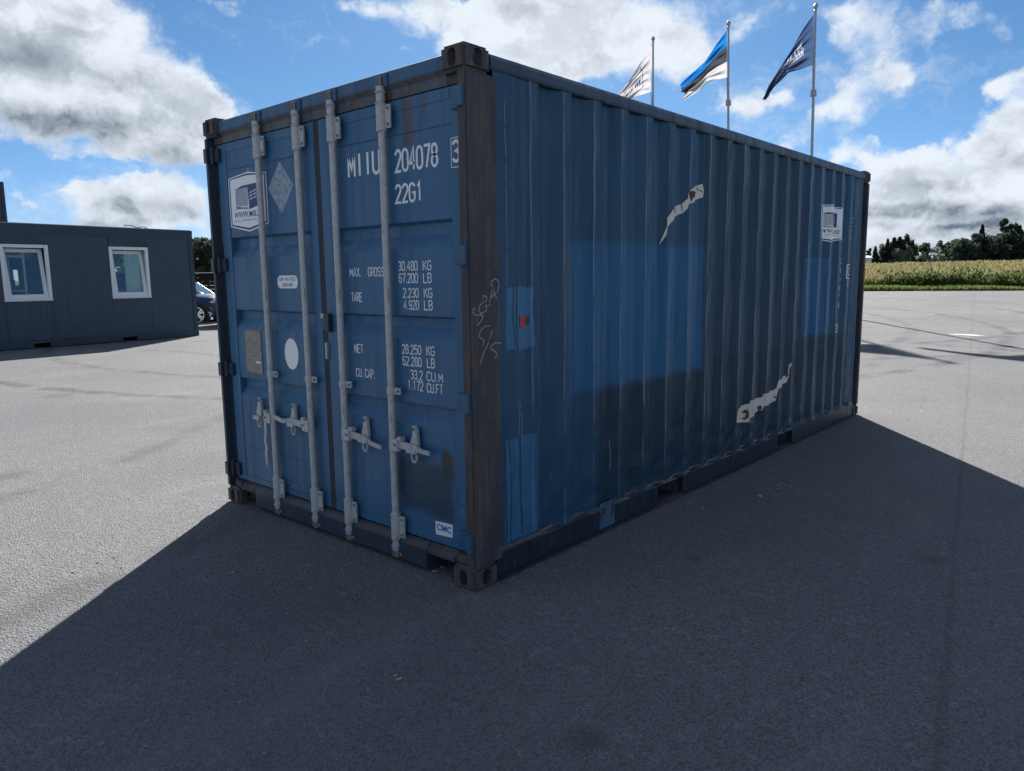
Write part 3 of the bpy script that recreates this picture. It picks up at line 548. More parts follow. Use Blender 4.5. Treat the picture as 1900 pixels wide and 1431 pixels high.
def cam_bot():
    g=MB(); g.tube((0,0,.125),(0,0,.07),.0235,n=16); g.tube((0,0,.098),(0,0,.090),.031,n=16); g.box(-.022,.022,-.018,.018,.035,.072,1); g.box(-.044,-.02,-.008,.012,.060,.075,1); g.box(.012,.044,-.010,.014,.045,.062,1); return g
def keeper(z):
    g=MB(); g.box(-.052,-.030,-.006,.012,z-.03,z+.03); g.box(.032,.058,-.006,.012,z-.03,z+.03); g.box(-.052,.058,.008,.016,z-.034,z+.034); return g
def handle(sgn):
    """lock hub, lever, catch and retainer; sgn=+1 lever to the right"""
    hub=MB(); hub.box(sgn*-.004,sgn*.066,-.028,.004,.634,.700); hub.tube((sgn*.05,-.037,.672),(sgn*.05,-.028,.672),.010,n=10,mi=1); hub.box(sgn*.052,sgn*.088,-.020,.014,.690,.714)
    def lv(pts):
        g=MB()
        for (xa,za,wa),(xb,zb,wb) in zip(pts[:-1],pts[1:]):
            g.prism([(xa,za-wa),(xb,zb-wb),(xb,zb+wb),(xa,za+wa)],lambda a,b:(sgn*a,-.016,b),lambda a,b:(sgn*a,-.004,b))
        return g
    return hub,lv
def catch_mb(x):
    g=MB()
    pr=[(-.026,.658),(.040,.656),(.042,.690),(.036,.735),(.034,.768),(.022,.786),(.004,.784),(-.006,.768),(-.002,.735),(-.020,.695)]
    g.prism([(x+a,b) for a,b in pr],lambda a,b:(a,.002,b),lambda a,b:(a,.022,b))
    g.tube((x+.012,-.004,.765),(x+.012,.01,.765),.011,n=14,mi=1)
    return g
def ret_mb(x):
    g=MB(); c_=Vector((x+.012,.002,.618)); n=14; pts=[c_+Vector((.020*math.cos(2*math.pi*i/n),0,.030*math.sin(2*math.pi*i/n))) for i in range(n+1)]
    g.path(pts,.0065,n=8); g.box(x-.030,x+.042,-.020,.004,.640,.664); return g
for i,x in enumerate(rodx):
    d_=dl if i<2 else dr
    dupme(('lock_rod',),lambda:MB().tube((0,0,.085),(0,0,2.50),.0195,n=20),d_,x,[galv_mat],smooth=40)
    dupme(('rod_guide','t'),lambda:guide_big(2.290,2.412,1),d_,x,[galv_mat,bolt_mat],bevel=.002,smooth=40)
    dupme(('rod_guide','b'),lambda:guide_big(.142,.272,0),d_,x,[galv_mat,bolt_mat],bevel=.002,smooth=40)
    dupme(('rod_guide','m'),guide_small,d_,x,[galv_mat,bolt_mat],bevel=.0015,smooth=40)
    dupme(('rod_cam','t'),cam_top,d_,x,[galv_mat,cam_mat],bevel=.003,smooth=40); dupme(('rod_cam','b'),cam_bot,d_,x,[galv_mat,cam_mat],bevel=.003,smooth=40)
    dupme(('cam_keeper','t'),lambda:keeper(2.522),con,x,[header_mat]); dupme(('cam_keeper','b'),lambda:keeper(.072),con,x,[sill_mat])
    sgn=-1 if i<2 else 1
    hub,lv=handle(sgn)
    dupme(('handle_hub',sgn),lambda:hub,d_,x,[galv_mat,bolt_mat],bevel=.003,smooth=40)
    if i==0:   # this lever hangs loose
        g=MB()
        for (xa,za,wa),(xb,zb,wb) in zip([(-.095,.672,.018),(-.085,.63,.016),(-.088,.56,.013),(-.10,.50,.013),(-.085,.46,.016),(-.098,.42,.015),(-.092,.345,.011)][:-1],[(-.085,.63,.016),(-.088,.56,.013),(-.10,.50,.013),(-.085,.46,.016),(-.098,.42,.015),(-.092,.345,.011)]):
            g.prism([(xa-wa,za),(xa+wa,za),(xb+wb,zb),(xb-wb,zb)],lambda a,b:(a,-.012,b),lambda a,b:(a,.0,b))
        o=dupme(('door_handle',0),lambda:g,d_,x,[galv_mat],bevel=.0015); o['label']='handle hanging loose'
        dupme(('handle_catch',0),lambda:catch_mb(-.19),d_,x,[galv_mat,bolt_mat],bevel=.003,smooth=40); dupme(('handle_retainer',0),lambda:ret_mb(-.19),d_,x,[galv_mat],smooth=40)
    else:
        pts={1:[(.06,.668,.020),(.20,.676,.020),(.26,.672,.014),(.30,.664,.015),(.41,.682,.014)],2:[(.06,.672,.020),(.17,.664,.019),(.22,.655,.016),(.25,.642,.013),(.335,.634,.012)],3:[(.06,.672,.020),(.17,.668,.019),(.22,.664,.015),(.25,.658,.012),(.30,.658,.012)]}[i]
        dupme(('door_handle',i),lambda:lv(pts),d_,x,[galv_mat],bevel=.003)
        cxp={1:-.215,2:.165,3:.155}[i]
        dupme(('handle_catch',i),lambda:catch_mb(cxp),d_,x,[galv_mat,bolt_mat],bevel=.003,smooth=40); dupme(('handle_retainer',i),lambda:ret_mb(cxp),d_,x,[galv_mat],smooth=40)
# hinges
def hinge(sgn,x):
    g=MB(); g.box(x-sgn*.002,x+sgn*.075,.036,.054,-.042,.042); g.box(x-sgn*.046,x-sgn*.003,-.006,.060,-.046,.046); g.tube((x+sgn*.002,.030,-.052),(x+sgn*.002,.030,.052),.015,n=12); g.tube((x+sgn*.002,.030,.052),(x+sgn*.002,.030,.060),.007,n=8,mi=1); return g
bright=mat('bright_pin',(.6,.62,.65),.3,.6)
for z in (.245,.945,1.650,2.360):
    for d_,sg,x in ((dl,1,-2.384),(dr,-1,-.060)):
        key=('hinge',sg)
        if key not in protos: o=hinge(sg,x).build('hinge',[post_dark if sg>0 else header_mat,bright],None,bevel=.004,smooth=40); protos[key]=o.data
        else: o=bpy.data.objects.new('hinge',protos[key]); COL.objects.link(o)
        put(o,d_); o.location=o.location+Vector((0,0,z))
# middle locking plates at the gap
MB().box(-1.262,-1.228,.050,.0555,1.255,1.345).build('gap_plate',[header_mat],dl,bevel=.002)
MB().tube((-1.252,.046,1.335),(-1.252,.056,1.335),.016,n=14).build('seal_eye',[galv_mat],dl)
MB().box(-1.206,-1.160,.028,.0555,1.245,1.350).build('gap_plate',[post_dark],dr,bevel=.003)
MB().box(-1.228,-1.209,.040,.0555,1.085,1.180).build('seal_tag',[galv_mat],dr,bevel=.002)
# ---- print on the doors
scr=mat('bare_scratch',rough=.5,build=chipped((.24,.28,.32),.54,(.04,.07,.11)))
def doorprint(name,V2,F2,m_,parent,off=.0012,base=YP):
    me=bpy.data.meshes.new(name); me.from_pydata([(a,base-off,b) for a,b in V2],[],[tuple(f) for f in F2]); 
    bm=bmesh.new(); bm.from_mesh(me); bmesh.ops.recalc_face_normals(bm,faces=bm.faces)
    for f in bm.faces:
        if f.normal.y>0: f.normal_flip()
    bm.to_mesh(me); bm.free(); return link(name,me,[m_],parent)
for s,x0,x1,z0,h,w in (('MIIU',-.952,-.690,2.083,.130,.017),('204078',-.560,-.252,2.074,.118,.014),('3',-.142,-.098,2.078,.108,.015),('22G1',-.568,-.368,1.921,.100,.013),
    ('MAX.',-.980,-.880,1.556,.052,.0058),('GROSS',-.818,-.690,1.556,.052,.0058),('30.480',-.566,-.420,1.582,.052,.0058),('KG',-.376,-.318,1.582,.052,.0058),('67.200',-.564,-.420,1.520,.052,.0058),('LB',-.376,-.318,1.520,.052,.0058),
    ('TARE',-.976,-.882,1.420,.052,.0058),('2.230',-.535,-.418,1.445,.052,.0058),('KG',-.374,-.316,1.445,.052,.0058),('4.920',-.533,-.418,1.384,.052,.0058),('LB',-.374,-.316,1.384,.052,.0058),
    ('NET',-.967,-.892,1.134,.052,.0058),('28.250',-.558,-.412,1.153,.052,.0058),('KG',-.368,-.312,1.153,.052,.0058),('62.280',-.557,-.412,1.091,.052,.0058),('LB',-.366,-.312,1.091,.052,.0058),
    ('CU. CAP.',-.962,-.796,.999,.052,.0058),('33.2',-.497,-.406,1.022,.052,.0058),('CU.M',-.372,-.256,1.022,.052,.0058),('1.172',-.522,-.404,.966,.052,.0058),('CU.FT',-.372,-.257,.962,.052,.0058)):
    V2,F2=stroke_text(s,x0,x1,z0,h,w); doorprint('lettering',V2,F2,letter_mat,dr,base=YF if x1>-.15 else YP)
V2,F2=ribbon([(-.152,2.06),(-.086,2.06),(-.086,2.194),(-.152,2.194),(-.152,2.06)],.004); doorprint('digit_frame',V2,F2,letter_mat,dr,base=YF)
def badge(put_fn,u0,u1,v0,v1):
    """shield sticker with a container picture and web address; u,v in 0..1"""
    def mp(pts): return [(u0+(u1-u0)*a,v0+(v1-v0)*b) for a,b in pts]
    def shield(i): return [(i,.943-i*.6),(.5,1-i*1.0),(1-i,.943-i*.6),(1-i,.108+i*.7),(.5,i*1.2),(i,.108+i*.7)]
    hexf=[(0,1,2,3,4,5)]
    put_fn('badge_sheet',mp(shield(0)),hexf,sticker_w,.0012)
    put_fn('badge_border',mp(shield(.022)),hexf,sticker_n,.0018)
    put_fn('badge_field',mp(shield(.052)),hexf,sticker_w,.0024)
    V2=[(.19,.735),(.36,.785),(.80,.80),(.51,.745), (.19,.415),(.215,.415),(.51,.385),(.51,.745), (.19,.735),(.205,.735),(.205,.43),(.19,.43), (.51,.745),(.80,.80),(.80,.43),(.54,.375), (.12,.405),(.88,.43),(.88,.424),(.12,.398),(.19,.44),(.51,.40),(.51,.385),(.19,.415)]
    F2=[(0,1,2,3),(8,9,10,11),(12,13,14,15),(16,17,18,19),(20,21,22,23)]
    put_fn('badge_picture',mp(V2),F2,sticker_n,.0030)
    V2=[];F2=[]
    for k in range(14):
        x=.215+k*.0215; V2+=[(x,.44),(x+.009,.44),(x+.009,.735),(x,.735)]; F2.append(tuple(range(4*k,4*k+4)))
    put_fn('badge_ribs',mp(V2),F2,sticker_n,.0032)
    V2=[];F2=[]
    for k,(a,b) in enumerate([(.56,.635),(.56,.58),(.56,.525),(.66,.655),(.66,.60),(.66,.545)]): V2+=[(a,b),(a+.075,b+.028),(a+.075,b+.046),(a,b+.018)]; F2.append(tuple(range(4*k,4*k+4)))
    put_fn('badge_vents',mp(V2),F2,sticker_w,.0036)
    V2,F2=font_text('WWW.MIIL.EE',.13,.88,.25,.10,.25,.016); put_fn('badge_address',mp(V2),F2,sticker_n,.0030)
    V2,F2=font_text('KONTEINERITE M\u00dc\u00dcK',.30,.72,.185,.034,0); put_fn('badge_small_print',mp(V2),F2,sticker_g,.0030)
    for a,b in ((.13,.26),(.76,.88)): put_fn('badge_rule',mp([(a,.196),(b,.196),(b,.204),(a,.204)]),[(0,1,2,3)],sticker_n,.0030)
badge(lambda n_,V2,F2,m_,o_: doorprint(n_,V2,F2,m_,dl,o_),-2.246,-1.783,1.855,2.225)
badge(lambda n_,V2,F2,m_,o_: drape(n_,V2,F2,m_,o_+.001),4.655,5.275,1.835,2.19)
doorprint('placard_residue',[(-1.628,2.250),(-1.488,2.100),(-1.628,1.940),(-1.768,2.100)],[(0,1,2,3)],ghost_mat,dl)
doorprint('placard_residue',[(-1.99,2.2525),(-1.93,2.19),(-2.05,2.19)],[(0,1,2)],ghost_mat,dl,.0009)
def rrect(x0,x1,z0,z1,r,n=5): return [p for c_x,c_z,a0 in ((x1-r,z1-r,0),(x0+r,z1-r,90),(x0+r,z0+r,180),(x1-r,z0+r,270)) for p in arc(c_x,c_z,r,r,a0,a0+90,n)]
pp=rrect(-1.722,-1.500,1.494,1.572,.034); doorprint('steel_notice',pp,[tuple(range(len(pp)))],sticker_w,dl)
V2,F2=stroke_text('COR-TEN STEEL',-1.700,-1.520,1.538,.022,.003); doorprint('notice_text',V2,F2,sticker_g,dl,.0018)
V2,F2=stroke_text('CONTAINER',-1.665,-1.556,1.504,.022,.003); doorprint('notice_text',V2,F2,sticker_g,dl,.0018)
pp=arc(-1.611,1.090,.076,.097,0,360,28)[:-1]; doorprint('oval_decal',pp,[tuple(range(len(pp)))],sticker_w,dl)
MB().box(-2.155,-1.957,YP-.004,YP-.0005,.940,1.220).build('data_plate',[plate_mat],dl,bevel=.001)
doorprint('plate_mark',[(-2.03,1.005),(-1.975,1.005),(-1.975,1.018),(-2.03,1.018)],[(0,1,2,3)],sticker_w,dl,.0048)
doorprint('maker_sticker',[(-.338,.214),(-.212,.221),(-.210,.292),(-.338,.287)],[(0,1,2,3)],mat('maker_sticker_white',rough=.5,build=chipped((.70,.74,.78),.66,(.05,.08,.13))),dr)
V2,F2=font_text('CIMC',-.328,-.222,.240,.036,0,.03); doorprint('maker_name',V2,F2,cimc_blue,dr,.0018)
for pl in ([(-1.76,.24),(-1.71,.255),(-1.68,.225),(-1.66,.245),(-1.62,.228)],[(-1.58,.232),(-1.55,.252),(-1.53,.225)],[(-2.34,.52),(-2.335,.44),(-2.325,.36)],[(-.118,.42),(-.135,.46),(-.125,.50),(-.112,.46)],[(-.135,.33),(-.145,.37),(-.125,.39),(-.12,.34)],[(-.50,.63),(-.498,.58)],[(-.40,.86),(-.395,.80)],[(-.28,.19),(-.20,.205)],[(-1.02,.42),(-.80,.425)],[(-2.36,2.1),(-2.358,1.8)]):
    V2,F2=ribbon(pl,.0035); doorprint('scratch',V2,F2,scr,dl if pl[0][0]<-1.22 else dr,.0009,base=YF if (pl[0][0]>-.158 or pl[0][0]<-2.25) else YP)
# ---- print and marks on the side
def ragged(pts,amp,step,seed):
    r_=random.Random(seed); o=[]
    for (a,b),(c_,d) in zip(pts,pts[1:]+pts[:1]):
        n_=max(1,int(math.dist((a,b),(c_,d))/step))
        for k in range(n_): o.append((a+(c_-a)*k/n_+r_.uniform(-amp,amp),b+(d-b)*k/n_+r_.uniform(-amp,amp)))
    return o
SWOOSH=[ragged(p_,.0022,.05,i_) for i_,p_ in enumerate(SWOOSH)]
for pts in SWOOSH: drape('logo_remnant',pts,[tuple(range(len(pts)))],cream_mat,.0025)
for pts in SWRUST: drape('rust_bleed',pts,[tuple(range(len(pts)))],rusted,.0032)
for s,yc,z0,z1,h,w in (('MIIU',5.252,1.86,2.10,.05,.05),('204078',5.252,1.20,1.72,.055,.05),('22G1',5.527,1.80,2.12,.06,.055),('45G1',5.50,0,0,0,0)):
    if not h: continue
    n=len(s)
    for k,ch in enumerate(s):
        zt=z1-(z1-z0)*(k+1)/n; V2,F2=stroke_text(ch,yc,yc+w,zt,h*.95,.009); drape('lettering',V2,F2,letter_mat,.0022)
V2,F2=stroke_text('3',5.20,5.245,.955,.085,.011); drape('lettering',V2,F2,letter_mat,.0022)
V2,F2=stroke_text('C',5.505,5.565,1.515,.085,.012); drape('lettering',V2,F2,letter_mat,.0022)
V2,F2=ribbon([(5.47,1.49),(5.60,1.49),(5.60,1.625),(5.47,1.625),(5.47,1.49)],.010); drape('digit_frame',V2,F2,letter_mat,.0022)
V2,F2=stroke_text('17',5.48,5.58,1.40,.07,.010); drape('lettering',V2,F2,letter_mat,.0022)
drape('red_label',[(.378,1.292),(.418,1.290),(.420,1.352),(.376,1.352)],[(0,1,2,3)],red_mat,.0018)
drape('dark_smudge',[(.422,1.298),(.458,1.31),(.452,1.352),(.424,1.345)],[(0,1,2,3)],plain_mark,.0018)
drape('panel_seam',[(2.43,.940),(4.36,.936),(4.36,.943),(2.43,.947)],[(0,1,2,3)],plain_mark,.002)
drape('panel_seam',[(2.386,.95),(2.392,.95),(2.392,2.45),(2.386,2.45)],[(0,1,2,3)],plain_mark,.002)
for pl in ([(.36,.92),(.365,.80),(.355,.74)],[(.372,.90),(.385,.80),(.378,.72)],[(.64,.47),(.665,.43),(.68,.49)],[(1.02,2.30),(1.024,1.9),(1.021,1.4)],[(.28,2.42),(.283,1.9),(.28,1.5)],[(.745,2.3),(.748,2.0)],[(1.58,2.35),(1.585,2.0)],[(1.24,.55),(1.25,.42),(1.245,.36)],[(.215,1.9),(.216,.9)],[(1.30,2.1),(1.302,1.8)],[(5.26,2.18),(5.268,1.75)],[(1.86,1.1),(1.865,.8)],[(1.575,1.0),(1.58,.72)]):
    V2,F2=ribbon(pl,.004); drape('scratch',V2,F2,scr,.0016)
for pl in ([(.285,.73),(.30,.5),(.29,.35),(.285,.19)],[(.365,.73),(.375,.55),(.372,.4),(.38,.2)],[(.33,1.50),(.325,1.35),(.34,1.2)],[(.36,1.52),(.352,1.33),(.358,1.17)],[(.255,.66),(.258,.2)]):
    V2,F2=ribbon(pl,.007); drape('dent_shade',V2,F2,plain_mark,.0017)  # dents drawn as flat dark lines, their shade put into the colour
for pl in CHALK:
    V2,F2=ribbon(pl,.0055); me=bpy.data.meshes.new('chalk_writing'); me.from_pydata([(-.0028,a,b) for a,b in V2],[],F2); link('chalk_writing',me,[chalk_mat],con)
def cloth(c1):
    def fn(t,b):
        d=node(t,'ShaderNodeBsdfDiffuse'); tr=node(t,'ShaderNodeBsdfTranslucent')
        for n_ in (d,tr): n_.inputs[0].default_value=tuple(c1)+(1,)
        mx=node(t,'ShaderNodeMixShader'); mx.inputs[0].default_value=.5
        t.links.new(d.outputs[0],mx.inputs[1]); t.links.new(tr.outputs[0],mx.inputs[2]); t.links.new(mx.outputs[0],t.nodes['Material Output'].inputs[0])
    return fn
# ------------------------------------------------------------------ site cabin on the left
cabin_mat=mat('cabin_paint', build=paint_fn((.034,.060,.092),.25,rust=.9,axes='xz',worn=.0,bumpy=.02))
cabin_dk=mat('cabin_frame_paint', build=paint_fn((.026,.047,.074),.3,rust=.85,axes='xz',worn=.1,bumpy=.02))
white_pvc=mat('white_pvc',(.72,.74,.76),.35)
inner=mat('cabin_lining',(.55,.56,.54),.8)
def glassf(t,b):
    g=node(t,'ShaderNodeBsdfGlossy'); g.inputs['Roughness'].default_value=.02; g.inputs['Color'].default_value=(.9,.95,.95,1)
    tr=node(t,'ShaderNodeBsdfTransparent'); tr.inputs['Color'].default_value=(.92,.96,.94,1)
    fr=node(t,'ShaderNodeFresnel'); fr.inputs['IOR'].default_value=1.5
    mx=node(t,'ShaderNodeMixShader'); t.links.new(M(t,'MULTIPLY_ADD',fr.outputs[0],2.0,.04,True),mx.inputs[0]); t.links.new(tr.outputs[0],mx.inputs[1]); t.links.new(g.outputs[0],mx.inputs[2])
    t.links.new(mx.outputs[0],t.nodes['Material Output'].inputs[0])
glass=mat('window_glass',build=glassf)
CL_,CD,CH=6.06,2.44,2.93
cab=thing('site_cabin','slate grey office cabin with white tilted windows standing left of the container','site cabin',(-18.12,7.48,0),R(-85.49))
def cb(name,boxes,mats,parent=cab,bevel=.004,**k):
    m_=MB()
    for b in boxes: m_.box(*b)
    return m_.build(name,mats,parent,bevel=bevel,local=True,**k)
W1=(3.72,4.74); W2=(1.295,2.30); WZ=(1.15,2.45)
wz0,wz1=.19,2.70
for a,b in ((.13,W2[0]),(W2[1],W1[0]),(W1[1],CL_-.13)): cb('wall_panel',[(a+.0015,b-.0015,-.06,-.012,wz0,wz1)],[cabin_mat],bevel=.003)
for w_ in (W1,W2):
    cb('wall_panel',[(w_[0]+.001,w_[1]-.001,-.06,-.013,wz0,WZ[0]-.001)],[cabin_mat],bevel=.003)
    cb('shutter_box',[(w_[0]-.01,w_[1]+.01,-.06,.012,WZ[1]+.003,wz1+.0)],[cabin_dk])
cb('roof_rim',[(0.002,CL_,-CD,0.0,wz1+.002,CH)],[cabin_dk]); cb('roof_flashing',[(.1,CL_-.1,-CD-.01,.008,CH+.002,CH+.018)],[galv_mat])
cb('bottom_rail',[(.1,1.745,-.12,-.004,.02,.185),(2.12,3.855,-.12,-.004,.02,.185),(4.225,CL_-.1,-.12,-.004,.02,.185),(1.75,4.22,-.12,-.006,.135,.184)],[cabin_dk])
for x in (0,CL_-.13):
    for y in (0,-CD+.13): cb('corner_post',[(x,x+.13,y-.13,y+.004,.0,wz1+.001)],[cabin_dk],bevel=.008)
for x in (0,CL_-.16): cb('corner_casting',[(x-.004,x+.165,-.16,.008,CH-.11,CH+.012)],[cabin_dk],bevel=.012)
cb('end_wall',[(.01,.06,-CD+.13,-.13,.02,wz1)],[cabin_mat]); cb('end_wall',[(CL_-.06,CL_-.01,-CD+.13,-.13,.02,wz1)],[cabin_mat])
cb('floor',[(.13,CL_-.13,-CD+.06,-.065,.12,.19)],[inner]); cb('lining',[(.062,.075,-CD+.1,-.07,.19,wz1),(CL_-.075,CL_-.062,-CD+.1,-.07,.19,wz1)],[inner])
RW=((.45,1.65,.9,2.42),(3.32,3.72,1.45,1.95))
cb('rear_wall',[(.13,RW[0][0],-CD,-CD+.06,.02,wz1),(RW[0][1],RW[1][0],-CD,-CD+.06,.02,wz1),(RW[1][1],CL_-.13,-CD,-CD+.06,.02,wz1)]+[(a,b,-CD,-CD+.06,z0,z1) for a,b,c_,d_ in RW for z0,z1 in ((.02,c_),(d_,wz1))],[cabin_mat])
for a,b,c_,d_ in RW:
    f=cb('rear_window',[(a,a+.05,-CD+.005,-CD+.05,c_,d_),(b-.05,b,-CD+.005,-CD+.05,c_,d_),(a+.05,b-.05,-CD+.005,-CD+.05,c_,c_+.05),(a+.05,b-.05,-CD+.005,-CD+.05,d_-.05,d_)],[white_pvc])
    cb('pane',[(a+.05,b-.05,-CD+.022,-CD+.028,c_+.05,d_-.05)],[glass],parent=f,bevel=0)
for (a,b) in (W1,W2):
    z0,z1=WZ; e=.075
    f=cb('window',[(a,a+e,-.055,.014,z0,z1),(b-e,b,-.055,.014,z0,z1),(a+e,b-e,-.055,.014,z0,z0+.05),(a+e,b-e,-.055,.014,z1-e,z1)],[white_pvc],bevel=.005)
    # tilted sash: hinged at the foot, top leaning into the room
    def sash(name,bx,m_,bev):
        mb=MB()
        for q_ in bx: mb.box(*q_)
        o=mb.build(name,[m_],f,bevel=bev,local=True); o.location=(0,-.012,z0+.05); o.rotation_euler=(R(7.5),0,0); return o
    A,B=a+e+.004,b-e-.004; hh=z1-z0-e-.055; s_=.085
    sash('sash',[(A,A+s_,-.05,0,0,hh),(B-s_,B,-.05,0,0,hh),(A+s_,B-s_,-.05,0,0,s_),(A+s_,B-s_,-.05,0,hh-s_,hh)],white_pvc,.005)
    sash('pane',[(A+s_,B-s_,-.028,-.022,s_,hh-s_)],glass,0)
    cb('window_sill',[(a-.01,b+.01,-.01,.03,z0-.022,z0-.002)],[white_pvc],parent=f)
def incab(p): return cab.matrix_world@Vector(p)
bpy.context.view_layer.update()
mb=MB(); n=40
pr=[(1.30+.56*i/n, -.20+.03*math.sin(i*1.15)+.01*math.sin(i*2.7)) for i in range(n+1)]
mb.strip(pr,lambda a,b:(a,b,.25),lambda a,b:(a,b,2.62)); o=mb.build('curtain',[mat('curtain_pale_green',(.78,.88,.80),.8)],None,smooth=60); o.matrix_world=cab.matrix_world.copy()
o.data.transform(Matrix.Translation((0,0,0))); tag(o,'pale green curtain behind the right window of the grey cabin','curtain')
mb=MB(); pr=[(3.66+.42*i/30, -.95+.03*math.sin(i*1.3)) for i in range(31)]; mb.strip(pr,lambda a,b:(a,b,.25),lambda a,b:(a,b,2.62)); o2=mb.build('curtain',[mat('reflection_dark_green',build=cloth((.05,.10,.085)))],None,smooth=60); o2.matrix_world=cab.matrix_world.copy(); tag(o2,'dark green curtain added for reflections in the left window of the grey cabin','curtain'); o2.modifiers.new('thickness','SOLIDIFY').thickness=.004  # added curtain; its dark green stands in for reflections in the glass
sold=o.modifiers.new('thickness','SOLIDIFY'); sold.thickness=.004
bn=thing('notice_board','dark teal notice board with white letters seen through the right cabin window','notice board',incab((1.98,-.75,.19)),R(-85.49))
teal=mat('board_teal',(.015,.055,.085),.5)
MB().box(-.42,.42,-.02,.0,.55,1.60).build('board',[teal],bn,bevel=.003,local=True); MB().box(-.43,.43,-.03,.012,1.602,1.645).build('top_bar',[white_pvc],bn,bevel=.003,local=True)
for x in (-.38,.34): MB().box(x,x+.04,-.055,-.022,0,1.6).build('leg',[galv_mat],bn,local=True)
MB().box(-.42,.42,-.015,.005,.98,1.15).build('pale_strip',[white_pvc],bn,local=True)
for s,x0,x1,z,h in (('NCRITE',.27,-.17,1.44,.085),('TE',.27,.12,1.32,.085)):
    V2,F2=font_text(s,x0,x1,z,h); me=bpy.data.meshes.new('lettering'); me.from_pydata([(a,.0016,b) for a,b in V2],[],F2); link('lettering',me,[letter_mat],bn,local=True)
fb=thing('display_frame','pale framed display board behind the left window of the grey cabin','display board',incab((4.22,-.55,.19)),R(-85.49))
greenw=mat('frame_pale_green',(.72,.80,.74),.6)
MB().box(-.18,-.13,-.03,0,0,2.1).build('upright',[greenw],fb,bevel=.003,local=True); MB().box(.42,.47,-.03,0,0,2.1).build('upright',[greenw],fb,bevel=.003,local=True)
MB().box(-.13,.42,-.028,-.002,1.97,2.03).build('rail',[greenw],fb,local=True); MB().box(-.13,.42,-.028,-.002,1.17,1.195).build('rail',[greenw],fb,local=True); MB().box(.16,.18,-.026,-.004,1.2,1.96).build('bar',[greenw],fb,local=True)
for k,ch in enumerate('DOO'):
    V2,F2=font_text(ch,.06,-.06,0,.09); me=bpy.data.meshes.new('lettering'); me.from_pydata([(.37+b*1.0-.05,.003,1.62+.12*k+a) for a,b in V2],[],F2); link('lettering',me,[greenw],fb,local=True)
cup=thing('cupboard','brown wooden cupboard inside the grey cabin behind the left window','cupboard',incab((4.05,-1.5,.19)),R(-85.49))
wood=mat('brown_wood',(.16,.09,.055),.6); MB().box(-.1,.5,-.45,0,0,1.45).build('carcass',[wood],cup,bevel=.004,local=True)
for x in (-.09,.205): MB().box(x,x+.285,.002,.02,.03,1.42).build('cupboard_door',[wood],cup,bevel=.004,local=True)
cw=MB(); cw.path([(1.02,-.4,CH+.03),(1.12,-.42,CH+.085),(1.3,-.45,CH+.055),(1.42,-.47,CH+.10),(1.62,-.5,CH+.115)],.012,n=6); o=cw.build('roof_cable',[bolt_mat]); o.matrix_world=cab.matrix_world.copy(); tag(o,'loose black cable lying on the flat roof of the grey cabin','cable')

# dark two-high stack behind the cabin at the left edge
dk=thing('dark_container','dark steel container stacked high behind the grey cabin, at the left edge','shipping container',(-29.7,6.22,0),R(5))
mb=MB(); prof=[]; s=0.
while s<5.6: prof+=[(s,0),(s+.1,0),(s+.16,.04),(s+.24,.04)]; s+=.3
for nm,z0 in (('lower_box',0.05),('upper_box',2.66)):
    MB().box(-2.40,-.04,-5.7,-.05,z0+.06,z0+2.5).build(nm,[cabin_dk],dk,bevel=.01,local=True)
    w_=MB(); w_.strip(prof,lambda a,b:(-.02-b,-.1-a,z0+.15),lambda a,b:(-.02-b,-.1-a,z0+2.42)); w_.build('corrugated_side',[cabin_dk],dk,local=True,fixn=False)
    w_=MB(); w_.strip(prof[:30],lambda a,b:(-.1-a,-.02-b,z0+.15),lambda a,b:(-.1-a,-.02-b,z0+2.42)); w_.build('corrugated_end',[cabin_dk],dk,local=True,fixn=False)
    for x in (-2.44,-.12):
        for y in (-.12,-5.75): MB().box(x,x+.12,y,y+.12,z0-.05,z0+2.55).build('corner_post',[cabin_dk],dk,bevel=.006,local=True)
    for z in (z0-.03,z0+2.43): MB().box(-2.43,-.0,-5.62,-.13,z,z+.1).build('frame_rail',[cabin_dk],dk,bevel=.006,local=True)

